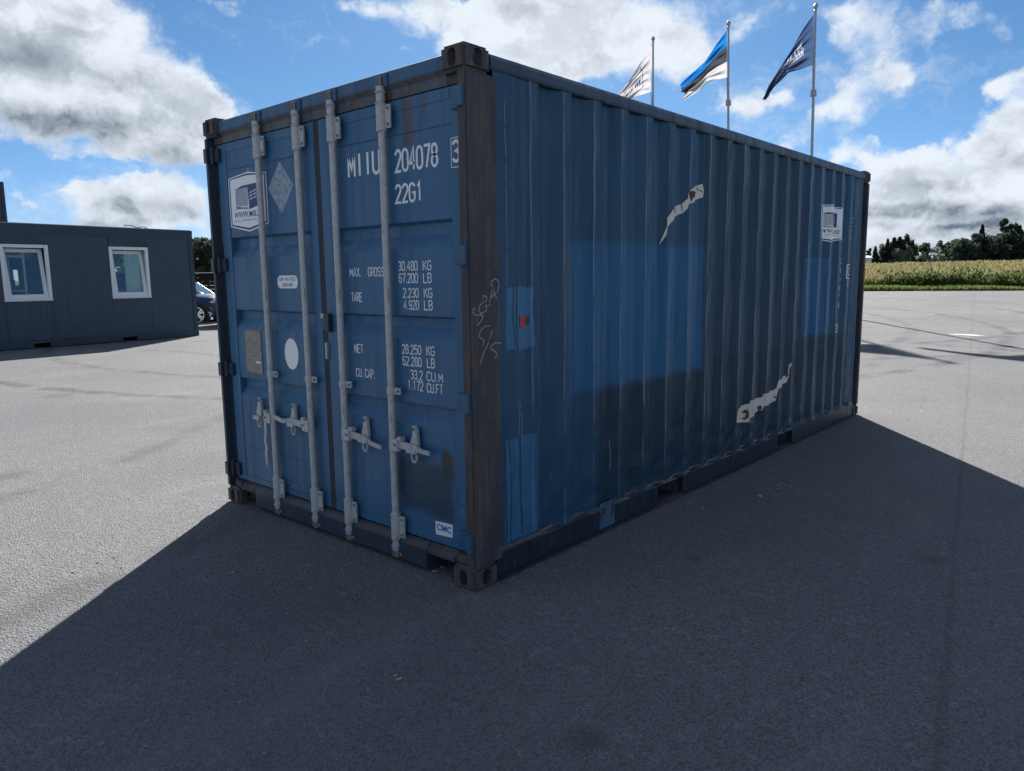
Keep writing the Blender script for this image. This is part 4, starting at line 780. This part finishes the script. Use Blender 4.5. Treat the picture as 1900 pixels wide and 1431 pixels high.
# ------------------------------------------------------------------ vehicles and the slatted crate
def car_paint(col): return mat('car_paint',col,.42,.1,.4)
chrome=mat('chrome',(.75,.76,.78),.15,1.); tyre_m=mat('tyre_rubber',(.02,.02,.02),.85); dglass=mat('car_glass',(.01,.014,.018),.06,0,.8); lamp_m=mat('headlamp_lens',(.55,.58,.62),.1,.3); plastic=mat('black_plastic',(.02,.02,.022),.6)
def loft(mb,st,mi=0):
    V=[];n=None
    for x,sec in st:
        full=[(x,-y,z) for y,z in sec]+[(x,y,z) for y,z in reversed(sec)]; n=len(full); V+=full
    F=[(i*n+j,(i+1)*n+j,(i+1)*n+(j+1)%n,i*n+(j+1)%n) for i in range(len(st)-1) for j in range(n)]
    F+=[tuple(range(n)),tuple(range((len(st)-1)*n,len(st)*n))]
    mb.add(V,F,mi)
def make_car(label,col,loc,rz,grille=True):
    t=thing('parked_car',label,'car',loc,rz,'cars parked behind the cabin'); P=car_paint(col)
    def sec(w,zb,zt,crown): return [(0,zb),(w*.86,zb),(w*.97,zb+.12),(w,zb+.30),(w*.985,zt-.14),(w*.93,zt-.03),(w*.80,zt+crown*.5),(w*.4,zt+crown),(0,zt+crown*1.1)]
    b=MB(); loft(b,[(-2.32,sec(.78,.42,.92,.02)),(-2.25,sec(.88,.30,1.0,.03)),(-1.7,sec(.93,.24,1.04,.03)),(-.6,sec(.94,.24,1.03,.03)),(.75,sec(.94,.24,1.02,.03)),(1.05,sec(.94,.24,1.04,.05)),(1.7,sec(.92,.25,.99,.06)),(2.15,sec(.86,.28,.88,.05)),(2.30,sec(.74,.34,.74,.03))])
    b.build('body',[P],t,smooth=35,local=True)
    def gs(w,z0,z1,k): return [(0,z0),(w,z0),(w*.99,z0+.05),(w*k+w*(1-k)*.3,z0+(z1-z0)*.7),(w*k,z1-.05),(w*k*.9,z1),(0,z1+.03)]
    g=MB(); loft(g,[(-2.15,gs(.80,1.02,1.10,.85)),(-1.85,gs(.86,1.02,1.50,.78)),(-.9,gs(.88,1.02,1.62,.78)),(.0,gs(.88,1.02,1.62,.78)),(.55,gs(.86,1.02,1.50,.78)),(1.15,gs(.82,1.02,1.07,.85))]); g.build('window_glass',[dglass],t,smooth=35,local=True)
    rf=MB(); loft(rf,[(-1.95,[(0,1.44),(.66,1.42),(.66,1.45),(0,1.50)]),(-.9,[(0,1.58),(.68,1.56),(.68,1.60),(0,1.66)]),(.1,[(0,1.58),(.68,1.56),(.68,1.60),(0,1.66)]),(.5,[(0,1.48),(.66,1.46),(.66,1.50),(0,1.55)])]); rf.build('roof',[P],t,smooth=35,local=True)
    for s in (-1,1):
        p=MB(); 
        for x0,x1,x2,x3 in ((1.08,1.16,.46,.54),(-.42,-.32,-.40,-.32),(-1.5,-1.38,-1.35,-1.25)): p.prism([(x0,1.03),(x1,1.03),(x3,1.56 if x3<.4 else 1.5),(x2,1.58 if x3<.4 else 1.52)],lambda a,b_:(a,s*(.895-(b_-1.03)*.36),b_),lambda a,b_:(a,s*(.86-(b_-1.03)*.36),b_))
        p.build('pillar',[P],t,local=True)
        MB().box(.78,.98,s*.90,s*1.06,1.02,1.16).build('wing_mirror',[P],t,bevel=.03,local=True)
        for x in (1.38,-1.38):
            a=MB(); a.tube((x,s*.80,.36),(x,s*.945,.36),.435,n=28); a.build('wheel_arch',[plastic],t,smooth=40,local=True)
            w=MB(); w.tube((x,s*.72,.355),(x,s*.965,.355),.355,n=32); o=w.build('wheel',[tyre_m],t,bevel=.02,smooth=40,local=True)
            r_=MB(); r_.tube((x,s*.9655,.355),(x,s*.968,.355),.262,n=28,mi=1); r_.tube((x,s*.966,.355),(x,s*.985,.355),.06,n=12)
            for k in range(10):
                an=2*math.pi*k/10+.1*(-1)**k; r_.prism([(-.022,.04),(.022,.04),(.030,.262),(-.030,.262)],lambda a_,b_:(x+a_*math.cos(an)-b_*math.sin(an),s*.9685,.355+a_*math.sin(an)+b_*math.cos(an)),lambda a_,b_:(x+a_*math.cos(an)-b_*math.sin(an),s*.982,.355+a_*math.sin(an)+b_*math.cos(an)))
            n=28
            for k in range(n):
                a0=2*math.pi*k/n;a1=2*math.pi*(k+1)/n; r_.add([(x+rr*math.cos(a),s*.984,.355+rr*math.sin(a)) for a in (a0,a1) for rr in (.243,.268)],[(0,1,3,2)])
            r_.build('rim',[chrome,plastic],o,local=True)
        MB().box(1.98,2.235,s*.56,s*.86,.70,.83).build('headlight',[lamp_m],t,bevel=.03,local=True)
        MB().box(-2.30,-2.20,s*.6,s*.86,.80,.98).build('tail_light',[mat('tail_lamp',(.3,.01,.01),.2)],t,bevel=.02,local=True)
        for x0,x1 in ((-1.30,-.36),(-.33,.80)): MB().box(x0,x1,s*.936,s*.9465,.40,.985).build('door',[P],t,bevel=.004,local=True)
        MB().box(1.02,1.10,s*.936,s*.95,.70,.76).build('side_badge',[chrome],t,local=True)
    gr=MB(); gr.box(2.18,2.315,-.50,.50,.56,.80,0)
    for z in (.575,.635,.695,.755): gr.box(2.31,2.335,-.52,.52,z,z+.028,1)
    gr.build('grille',[plastic,chrome],t,bevel=.004,local=True)
    bu=MB(); bu.box(2.10,2.345,-.72,.72,.30,.52); bu.build('bumper',[plastic],t,bevel=.05,local=True); MB().box(2.34,2.36,-.76,.76,.43,.46).build('bumper_trim',[chrome],t,local=True)
    MB().box(2.352,2.362,-.26,.26,.33,.42).build('number_plate',[white_pvc],t,local=True)
    return t
d1=Vector((-.74,.485,0))
make_car('dark blue car with multi-spoke wheel, the farther one in the gap beside the container',(.012,.035,.12),(-25.35,10.15,.0),R(35))
make_car('dark car with chrome grille showing its nose at the container post',(.03,.045,.07),(-20.66,11.75,.05),R(-112))
sc_=thing('slatted_crate','dark slatted crate with pale corner posts behind the dark blue car','crate',(-32.55,15.25,.16),R(48))
slat=mat('slat_dark',(.035,.042,.048),.7)
for k in range(9): MB().box(-.62,.62,-.03,0,.08+k*.185,.08+k*.185+.165).build('slat',[slat],sc_,bevel=.004,local=True)
for k in range(9):
    for x in (-.62,.59): MB().box(x,x+.03,-1.2,-.04,.08+k*.185,.08+k*.185+.165).build('slat',[slat],sc_,local=True)
for x in (-.66,.60):
    for y in (-1.2,-.02): MB().box(x,x+.06,y,y+.06,0,1.78).build('corner_post',[white_pvc],sc_,local=True)
MB().box(-.68,.68,-1.22,.05,1.76,1.80).build('lid',[galv_mat],sc_,local=True); MB().box(.22,.42,.003,.01,1.30,1.50).build('notice',[white_pvc],sc_,local=True)

# ------------------------------------------------------------------ flagpoles and flags
pole_m=mat('pole_grey',(.33,.35,.37),.4,.3)
RH=Vector((cr.x,cr.y,0)).normalized(); FH=Vector((-RH.y,RH.x,0)).normalized()
cloth_w=mat('flag_white',build=cloth((.44,.44,.47))); cloth_b=mat('flag_blue',build=cloth((.012,.16,.46))); cloth_k=mat('flag_black',build=cloth((.05,.055,.065))); cloth_n=mat('flag_navy',build=cloth((.045,.08,.17))); cloth_d=mat('flag_print_navy',build=cloth((.03,.04,.09)))
def interp(pl,t):
    d=[0]
    for a,b in zip(pl[:-1],pl[1:]): d.append(d[-1]+math.dist(a,b))
    x=t*d[-1]
    for i in range(len(pl)-1):
        if x<=d[i+1]+1e-9:
            f=(x-d[i])/(d[i+1]-d[i]); return (pl[i][0]*(1-f)+pl[i+1][0]*f, pl[i][1]*(1-f)+pl[i+1][1]*f)
    return pl[-1]
for i in range(3):
    lean=PT[i][0]; Hh=PT[i][1]-.22
    fp=thing('flagpole',['farthest of three grey flagpoles, the one carrying the white flag','middle grey flagpole, carrying the blue, black and white flag','tallest looking grey flagpole at the right, carrying the navy flag'][i],'flagpole',PB[i],0,'flagpoles behind the container')
    base=Vector(PB[i]); tp=RH*lean+Vector((0,0,Hh))
    MB().tube((0,0,0),tp,.058,.034,n=14).build('pole',[pole_m],fp,smooth=40,local=True)
    fn_=MB(); 
    prof=[(.0,-.02),(.055,.0),(.03,.03),(.075,.09),(.075,.13),(.04,.19),(0,.23)]
    for (ra,za),(rb_,zb) in zip(prof[:-1],prof[1:]): fn_.tube(tp+Vector((0,0,za)),tp+Vector((0,0,zb)),max(ra,.001),max(rb_,.001),n=12,caps=False)
    fn_.build('finial',[pole_m],fp,smooth=50,local=True)
    topE,botE=FLAGS[i]
    lw=MB(); q0=Vector(tuple(tp*.99)); hz=topE[0][1]; off=RH*(-.09)
    lw.path([tuple(tp*.985+off*.3),tuple(RH*topE[0][0]+Vector((0,0,topE[0][1]+.1)))],.008,n=5)
    zl=botE[0][1]-.9; lw.path([tuple(RH*botE[0][0]+Vector((0,0,botE[0][1]))),tuple(RH*(lean*zl/Hh-.03)+Vector((0,0,zl+.1)))],.018,n=5); lw.build('halyard',[pole_m],fp,local=True)
    MB().tube(tuple(tp*(zl/Hh)+Vector((0,0,-.05))),tuple(tp*(zl/Hh)+Vector((0,0,.14))),.10,.085,n=12).build('weight_ring',[pole_m],fp,smooth=40,local=True)
    rd=random.Random(i+2)
    def surf(u,v,i=i,topE=topE,botE=botE):
        a=interp(topE,u); b=interp(botE,u); x=a[0]*(1-v)+b[0]*v; z=a[1]*(1-v)+b[1]*v
        dep=.16*u**.6*math.sin(7*v+5*u+i)+.09*u**.5*math.sin(17*v-8*u+2*i)+.05*min(1,u*6)*math.sin(31*v+6*u+i)
        z+= .02*math.sin(9*u)*u
        return RH*x+FH*(dep-.25*u)+Vector((0,0,z))
    nu,nv=150,96; V=[tuple(surf(a/nu,b/nv)) for a in range(nu+1) for b in range(nv+1)]
    F=[(a*(nv+1)+b,(a+1)*(nv+1)+b,(a+1)*(nv+1)+b+1,a*(nv+1)+b+1) for a in range(nu) for b in range(nv)]
    me=bpy.data.meshes.new('flag'); me.from_pydata(V,[],F); me.shade_smooth()
    ms=[[cloth_w,cloth_d],[cloth_b,cloth_k,cloth_w],[cloth_n,cloth_w]][i]
    o=link('flag',me,ms); o.location=base; tag(o,['white flag with a navy hexagon outline flying from the farthest pole','blue, black and white striped flag flying from the middle pole','navy flag with white print flying from the right pole'][i],'flag',group='flags flying from the poles')
    # the print is dyed into the cloth: faces take the colour of the strokes that cross them (u along the fly, v down)
    strokes=[]
    def write(s_,u0,u1,v0,hv,w):
        n_=len(s_); cw=(u1-u0)/n_
        for k_,ch in enumerate(s_):
            for pl in GL.get(ch,[]): strokes.append(([(u0+cw*(k_+.1+.72*a_),v0+hv*(1-b_)) for a_,b_ in pl],w))
    if i==0:
        strokes.append(([(1.0,.12),(.60,.09),(.30,.12),(.26,.32),(.25,.80),(.62,.93),(1.0,.84)],.020))
        write('WWW.MIIL.EE',.31,.98,.50,.13,.020); strokes.append(([(.31,.70),(.46,.70)],.012)); strokes.append(([(.62,.70),(.76,.70)],.012)); strokes.append(([(.42,.22),(.80,.20)],.035)); strokes.append(([(.42,.34),(.80,.34)],.022))
    if i==2:
        write('KONTEINERID',.17,.86,.52,.13,.030); write('MIIL',.22,.52,.30,.15,.030)
    mi_=np.zeros(nu*nv,dtype=np.int32)
    if i==1: mi_=np.tile(np.minimum(2,(np.arange(nv)+.5)/nv*3).astype(np.int32),nu)
    UU,VV=np.meshgrid((np.arange(nu)+.5)/nu,(np.arange(nv)+.5)/nv,indexing='ij')
    for pts,w in strokes:
        for (ua,va),(ub,vb) in zip(pts[:-1],pts[1:]):
            du,dv=(ub-ua)*1.4,vb-va; L2=du*du+dv*dv+1e-9
            tt=np.clip(((UU-ua)*1.4*du+(VV-va)*dv)/L2,0,1); dd=np.hypot((UU-ua)*1.4-tt*du,(VV-va)-tt*dv)
            mi_[(dd<w*.55).ravel()]=1
    me.polygons.foreach_set('material_index',mi_)

# ------------------------------------------------------------------ trees
def leaf_mat(name,c1,c2,tl=.3):
    def fn(t,b):
        oi=node(t,'ShaderNodeObjectInfo'); g=node(t,'ShaderNodeNewGeometry')
        c=MIXC(t,g.outputs['Random Per Island'],c1,c2); c=MIXC(t,M(t,'MULTIPLY',oi.outputs['Random'],.4),c,[x*.6 for x in c1]); 
        d=node(t,'ShaderNodeBsdfDiffuse'); tr=node(t,'ShaderNodeBsdfTranslucent'); t.links.new(c,d.inputs[0]); t.links.new(c,tr.inputs[0])
        mx=node(t,'ShaderNodeMixShader'); mx.inputs[0].default_value=tl; t.links.new(d.outputs[0],mx.inputs[1]); t.links.new(tr.outputs[0],mx.inputs[2]); t.links.new(mx.outputs[0],t.nodes['Material Output'].inputs[0])
    return mat(name,build=fn)
leaf=leaf_mat('leaf_green',(.045,.075,.03),(.075,.11,.04)); leaf_d=leaf_mat('leaf_dark',(.045,.066,.055),(.070,.094,.070),.45); leaf_h=leaf_mat('leaf_hazy',(.07,.088,.062),(.10,.12,.085),.45); leaf_p=leaf_mat('leaf_pale',(.17,.20,.15),(.25,.28,.21),.5); bark=mat('bark',(.07,.055,.045),.9)  # distance haze is mixed into the dark and hazy leaf colours
def crown_arrays(rg,kind,h,w,nleaf,lsz):
    """leaf-sized quads gathered in clumps"""
    C=[]
    if kind=='spruce':
        for k in range(nleaf):
            f=rg.random()**1.25; z=h*(.10+.90*f); rad=w*.62*(1-f)**.9*(.55+.45*((z*1.9)%1.)); a=rg.random()*2*math.pi; rr=rad*math.sqrt(rg.random())
            C.append((rr*math.cos(a),rr*math.sin(a),z-.25*rr))
    else:
        cl=[]
        nc=26 if kind=='round' else 20
        for k in range(nc):
            a=rg.random()*2*math.pi; f=rg.random(); z=h*(.22+.74*f); env=math.sin(math.pi*min(1,max(.08,(f*.86+.10))))**.6; rr=w*.5*env*math.sqrt(rg.random())*.85
            cl.append((rr*math.cos(a),rr*math.sin(a),z,w*rg.uniform(.10,.20)))
        for k in range(nleaf):
            c_=cl[k%nc]; v=np.array([rg.gauss(0,1) for _ in range(3)]); v=v/np.linalg.norm(v)*c_[3]*(.55+.55*rg.random())
            C.append((c_[0]+v[0],c_[1]+v[1],c_[2]+v[2]*.8))
    C=np.array(C); n=len(C)
    rs=np.random.RandomState(rg.randint(0,10**6)); A=rs.normal(size=(n,3)); A/=np.linalg.norm(A,axis=1)[:,None]; B=np.cross(A,rs.normal(size=(n,3))); B/=np.linalg.norm(B,axis=1)[:,None]
    sz=lsz*rs.uniform(.5,1.2,size=(n,1)); V=np.stack([C-A*sz-B*sz*.6,C+A*sz-B*sz*.6,C+A*sz*.8+B*sz*.6,C-A*sz*.8+B*sz*.6],1).reshape(-1,3)
    return V
def quads_mesh(name,V):
    n=len(V)//4; me=bpy.data.meshes.new(name); me.vertices.add(len(V)); me.vertices.foreach_set('co',V.astype(np.float32).ravel()); me.loops.add(4*n); me.loops.foreach_set('vertex_index',np.arange(4*n,dtype=np.int32)); me.polygons.add(n); me.polygons.foreach_set('loop_start',np.arange(0,4*n,4,dtype=np.int32)); me.update(calc_edges=True); return me
TM={}
def tree(px,kind,top_h,wid,dist,label,lm,group,seed=0,gz=None):
    d=(cf+cr*((px-950)/1375.01)-cu_*((484-715.5)/1375.01)); P=CP+d*dist; loc=(P.x,P.y,H(P.y) if gz is None else gz)
    key=(kind,seed,lm.name)
    if key not in TM:
        rg=random.Random(seed*7+len(kind)); c_=quads_mesh('crown',crown_arrays(rg,kind,1.,{'spruce':.42,'round':.8,'tall':.42,'bush':1.2}[kind],1700,.032)); c_.materials.append(lm)
        tb=MB(); tb.tube((0,0,0),(.01,.0,.35),.022,.016,n=8); tb.tube((.01,0,.35),(0,.01,.85),.016,.004,n=8)
        for k in range(6):
            a=rg.random()*6.28; z=.28+.09*k; tb.tube((.008,0,z),(.16*math.cos(a),.16*math.sin(a),z+.14),.008,.002,n=6)
        to=tb.build('trunk',[bark],None,smooth=60); TM[key]=(c_,to.data); bpy.data.objects.remove(to)
    t=thing('tree',label,'tree',loc,random.Random(px).random()*6.28,group)
    base_w={'spruce':.42,'round':.8,'tall':.42,'bush':1.2}[kind]
    for nm,me in zip(('crown','trunk'),TM[key]):
        o=bpy.data.objects.new(nm,me); COL.objects.link(o); o.parent=t; o.scale=(wid/base_w*({'spruce':2.3,'tall':1.5}.get(kind,1.05)),)*2+(top_h,)
    return t
D=270; k_=D/1375.
G1='trees along the far edge of the field'
def th(top): return (486-top)*k_+3.6
for px,kind,top,wpx,lm,sd,lab in ((1612,'tall',468,9,leaf_d,1,'thin bare looking tree, leftmost on the horizon beside the container'),(1623,'spruce',464,9,leaf_d,2,'slim dark spruce, second from the left on the horizon'),
    (1635,'round',461,22,leaf_d,3,'round dark tree right of the slim spruce on the horizon'),(1645,'spruce',451,10,leaf_d,4,'narrow pointed spruce rising behind the round dark tree'),
    (1657,'spruce',449,17,leaf_d,5,'dark twin-looking spruce at the left of the tall clump'),(1667,'spruce',448,16,leaf_d,6,'dark spruce touching the broad rounded tree on its left'),
    (1682,'round',445,25,leaf_d,7,'broadest rounded dark tree in the left clump on the horizon'),(1664,'bush',471,34,leaf_p,8,'pale willow bush in front of the spruces on the horizon'),(1683,'bush',467,18,leaf_p,8,'small pale bush in front of the broad rounded tree'),
    (1698,'bush',465,22,leaf_d,9,'low dark bush just right of the broad rounded tree'),(1651,'round',459,20,leaf_d,3,'dark tree filling in between the pointed spruces on the horizon'),(1672,'round',455,20,leaf_d,10,'dark tree between the twin-looking spruce and the broad rounded tree'),(1691,'round',456,18,leaf_d,7,'dark tree on the right shoulder of the broad rounded tree'),
    (1716,'round',461,30,leaf,10,'mid green spreading tree between the two tree groups'),(1732,'bush',469,36,leaf_p,11,'pale willow bush left of the dark wood'),
    (1744,'round',456,22,leaf_d,12,'round dark tree touching the left end of the wood'),(1818,'spruce',426,14,leaf_d,13,'pointed dark tree rising from the middle of the wood'),
    (1862,'tall',413,20,leaf_d,14,'tallest thin-crowned tree standing above the wood'),(1880,'tall',422,16,leaf_d,15,'second thin-crowned tree above the wood, right of the tallest'),(1893,'tall',430,9,leaf_d,16,'smallest thin-crowned treetop at the right edge of the photo')):
    tree(px,kind,th(top),wpx*k_,D-(4 if lm is leaf_p else 0)+ (6 if px>1800 else 0),lab,lm,G1,sd)
# the wood itself: one mass
rg=random.Random(77); allV=[]
for k in range(84):
    px=1757+k*5.; top=450-(min(1,k/14))*14-3*math.sin(k*.7)+rg.uniform(-2,5); h_=th(top); 
    d=(cf+cr*((px-950)/1375.01)-cu_*((484-715.5)/1375.01)); 
    P=CP+d*(D+12+rg.uniform(-12,18)); V=crown_arrays(rg,'round',h_,rg.uniform(7.5,11),900,.48); V+=np.array([P.x,P.y,H(P.y)-1.2]); allV.append(V)
wd=link('far_wood',quads_mesh('far_wood',np.concatenate(allV)),[leaf_d]); tag(wd,kind='stuff')
G2='bank of trees beyond the parked cars'
rg=random.Random(31)
for k,px in enumerate((228,262,300,334,362,384,402,428,462,500,540)):
    lab=['first bank tree from the left, hidden behind the grey cabin','second bank tree from the left, hidden behind the grey cabin','third bank tree from the left, hidden behind the grey cabin','tree of the bank just behind the right end of the grey cabin',
        'leafy green tree in the gap between cabin and container, left one','leafy green tree in the gap between cabin and container, middle one','leafy green tree in the gap between cabin and container, right one',
        'bank tree hidden behind the left post of the blue container','bank tree hidden behind the left door of the container','bank tree hidden behind the gap between the container doors','last bank tree on the right, hidden behind the right container door'][k]
    tree(px,'round',rg.uniform(4.4,5.2),rg.uniform(3.6,4.8),76+rg.uniform(-4,4),lab,leaf_h,G2,20+k%3)
fbn=thing('farm_building','low white farm building far across the field beside the container edge','building',(-76.5,258,3.15),R(38))
MB().box(-5,5,-3,3,0,3.3).build('wall',[mat('white_render',(.72,.72,.70),.8)],fbn,local=True)
MB().prism([(-3.4,3.301),(3.4,3.301),(0,4.0)],lambda a,b:(-5.3,a,b),lambda a,b:(5.3,a,b)).build('roof',[mat('pale_roof',(.66,.68,.70),.6)],fbn,local=True)

# ------------------------------------------------------------------ verge, tall grass, pebbles
def blades(n,xr,yr,hr,wr,lean,seed,tipfrac):
    rs=np.random.RandomState(seed); x=rs.uniform(*xr,n); off=yr[0]+(yr[1]-yr[0])*rs.rand(n)**1.35; y=EY+.1398*(x-EX)+off
    z=np.array([H(a) for a in y])-.07
    pn=.75+.35*np.sin(x*.9+2*np.sin(y*.5))*np.sin(y*.7+x*.2)*.6
    h=rs.uniform(*hr,n)*pn; w=rs.uniform(*wr,n); a=rs.uniform(0,6.283,n); lx=rs.normal(0,lean,n)*h; ly=rs.normal(0,lean,n)*h
    b=np.stack([x,y,z],1); wv=np.stack([np.cos(a)*w,np.sin(a)*w,0*w],1)
    m1=b+np.stack([lx*.3,ly*.3,h*tipfrac],1); tp=b+np.stack([lx,ly,h],1)
    V=np.stack([b-wv,b+wv,m1+wv*.8,m1-wv*.8,tp+wv*.35,tp-wv*.35],1).reshape(-1,3)
    i=np.arange(n)[:,None]*6; F=np.concatenate([i+np.array([[0,1,2,3]]),i+np.array([[3,2,4,5]])],1).reshape(-1,4); return V,F
def blade_obj(name,parts,mats):
    V=[];F=[];MI=[];o=0
    for (v,f),mi in parts: V.append(v);F.append(f+o);o+=len(v);MI.append(np.tile(np.array(mi),len(f)//2))
    V=np.concatenate(V);F=np.concatenate(F);MI=np.concatenate(MI); n=len(F)
    me=bpy.data.meshes.new(name); me.vertices.add(len(V)); me.vertices.foreach_set('co',V.astype(np.float32).ravel()); me.loops.add(4*n); me.loops.foreach_set('vertex_index',F.astype(np.int32).ravel()); me.polygons.add(n); me.polygons.foreach_set('loop_start',np.arange(0,4*n,4,dtype=np.int32)); me.polygons.foreach_set('material_index',MI.astype(np.int32)); me.update(calc_edges=True)
    return tag(link(name,me,mats),kind='stuff')
g_green=leaf_mat('grass_green',(.10,.14,.045),(.16,.19,.07),.5); g_bright=leaf_mat('verge_green',(.13,.18,.055),(.19,.24,.09),.5); g_brown=leaf_mat('seed_heads',(.25,.205,.12),(.34,.28,.17),.5); g_weed=leaf_mat('weed_green',(.05,.09,.03),(.09,.13,.05),.4)
XR=(-34,12)
blade_obj('verge_grass',[(blades(52000,XR,(-.2,1.5),(.16,.42),(.014,.028),.35,1,.5),[0,0])],[g_bright])
blade_obj('tall_grass',[(blades(24000,XR,(1.3,9),(.65,1.12),(.014,.028),.16,2,.78),[0,1]),(blades(16000,XR,(1.2,3.4),(.4,.80),(.02,.04),.22,3,.5),[2,0]),(blades(34000,XR,(1.4,8),(.65,1.0),(.015,.03),.2,8,.5),[0,0]),(blades(30000,(-60,20),(8,34),(.65,1.05),(.03,.05),.2,18,.5),[0,0]),(blades(18000,(-95,30),(34,112),(.35,.6),(.05,.08),.14,19,.5),[0,0]),(blades(20000,(-60,20),(9,34),(.75,1.1),(.03,.05),.14,4,.72),[0,1]),(blades(34000,(-95,30),(34,112),(.4,.65),(.05,.08),.12,5,.68),[0,1])],[g_green,g_brown,g_weed])
rs=np.random.RandomState(9); pv=[]
for px,off,w_ in ((1655,1.6,1.0),(1690,1.9,.7),(1772,2.4,.8),(1790,1.5,1.2),(1880,1.9,1.3),(1700,1.4,.9),(1840,1.6,.8),(1925,1.8,1.0),(1610,1.7,.9),(1750,1.6,.7)):
    d=(cf+cr*((px-950)/1375.01)); s=36./d.length; P=CP+d*36.; x=P.x; y=yedge(x)+off
    c_=rs.normal(size=(260,3))*np.array([w_*.35,.3,.22])+np.array([x,y,H(y)+.42]); c_[:,2]=np.maximum(c_[:,2],H(y))
    A=rs.normal(size=(260,3));A/=np.linalg.norm(A,axis=1)[:,None];B=np.cross(A,rs.normal(size=(260,3)));B/=np.linalg.norm(B,axis=1)[:,None]; q_=.05
    pv.append(np.stack([c_-A*q_-B*q_,c_+A*q_-B*q_,c_+A*q_+B*q_,c_-A*q_+B*q_],1).reshape(-1,3))
tag(link('weeds',quads_mesh('weeds',np.concatenate(pv)),[g_weed]),kind='stuff')
stone_m=mat('pale_stone',rough=.8,build=lambda t,b: t.links.new(MIXC(t,NOISE(t,oc(t),60,4),(.15,.155,.16),(.34,.335,.325)),b.inputs['Base Color']))
def pebble(mb,x,y,r,rg):
    bm=bmesh.new(); bmesh.ops.create_icosphere(bm,subdivisions=1,radius=r)
    for v in bm.verts: v.co*=rg.uniform(.75,1.2); v.co.z*=.6
    mb.add([(v.co.x+x,v.co.y+y,v.co.z+r*.4+H(y)) for v in bm.verts],[tuple(v.index for v in f.verts) for f in bm.faces]); bm.free()
rg=random.Random(12); mb=MB(); pebble(mb,0,0,.022,rg); o=mb.build('stone',[stone_m],smooth=50); o.location=(.42,2.43,0); tag(o,'pale stone lying on the shaded asphalt beside the container','stone')
mb=MB()
for k in range(700):
    a=rg.uniform(-75,-5); dd=2.2+rg.random()**1.6*14; x=CP.x+dd*math.sin(R(a)); y=CP.y+dd*math.cos(R(a))
    if -2.6<x<.15 and -.1<y<6.2: continue
    pebble(mb,x,y,rg.choice((.002,.002,.003,.003,.004,.005,.008)),rg)
tag(mb.build('loose_grit',[stone_m],smooth=50),kind='stuff')
mb=MB(); leafm=mat('dry_litter',(.34,.32,.27),.8)
for cx_,cy_,n in ((.15,2.02,8),(.45,2.75,14),(-1.2,-.75,2),(.3,-.9,3),(-.35,.0,3)):
    for k in range(n):
        x=cx_+rg.gauss(0,.06);y=cy_+rg.gauss(0,.09);a=rg.random()*3.14;l=rg.uniform(.008,.03); mb.add([(x,y,.004),(x+l*math.cos(a),y+l*math.sin(a),.006),(x+l*math.cos(a)-.006*math.sin(a),y+l*math.sin(a)+.006*math.cos(a),.012),(x-.005*math.sin(a),y+.005*math.cos(a),.008)],[(0,1,2,3)])
tag(mb.build('leaf_litter',[leafm]),kind='stuff')
bpy.context.view_layer.update()
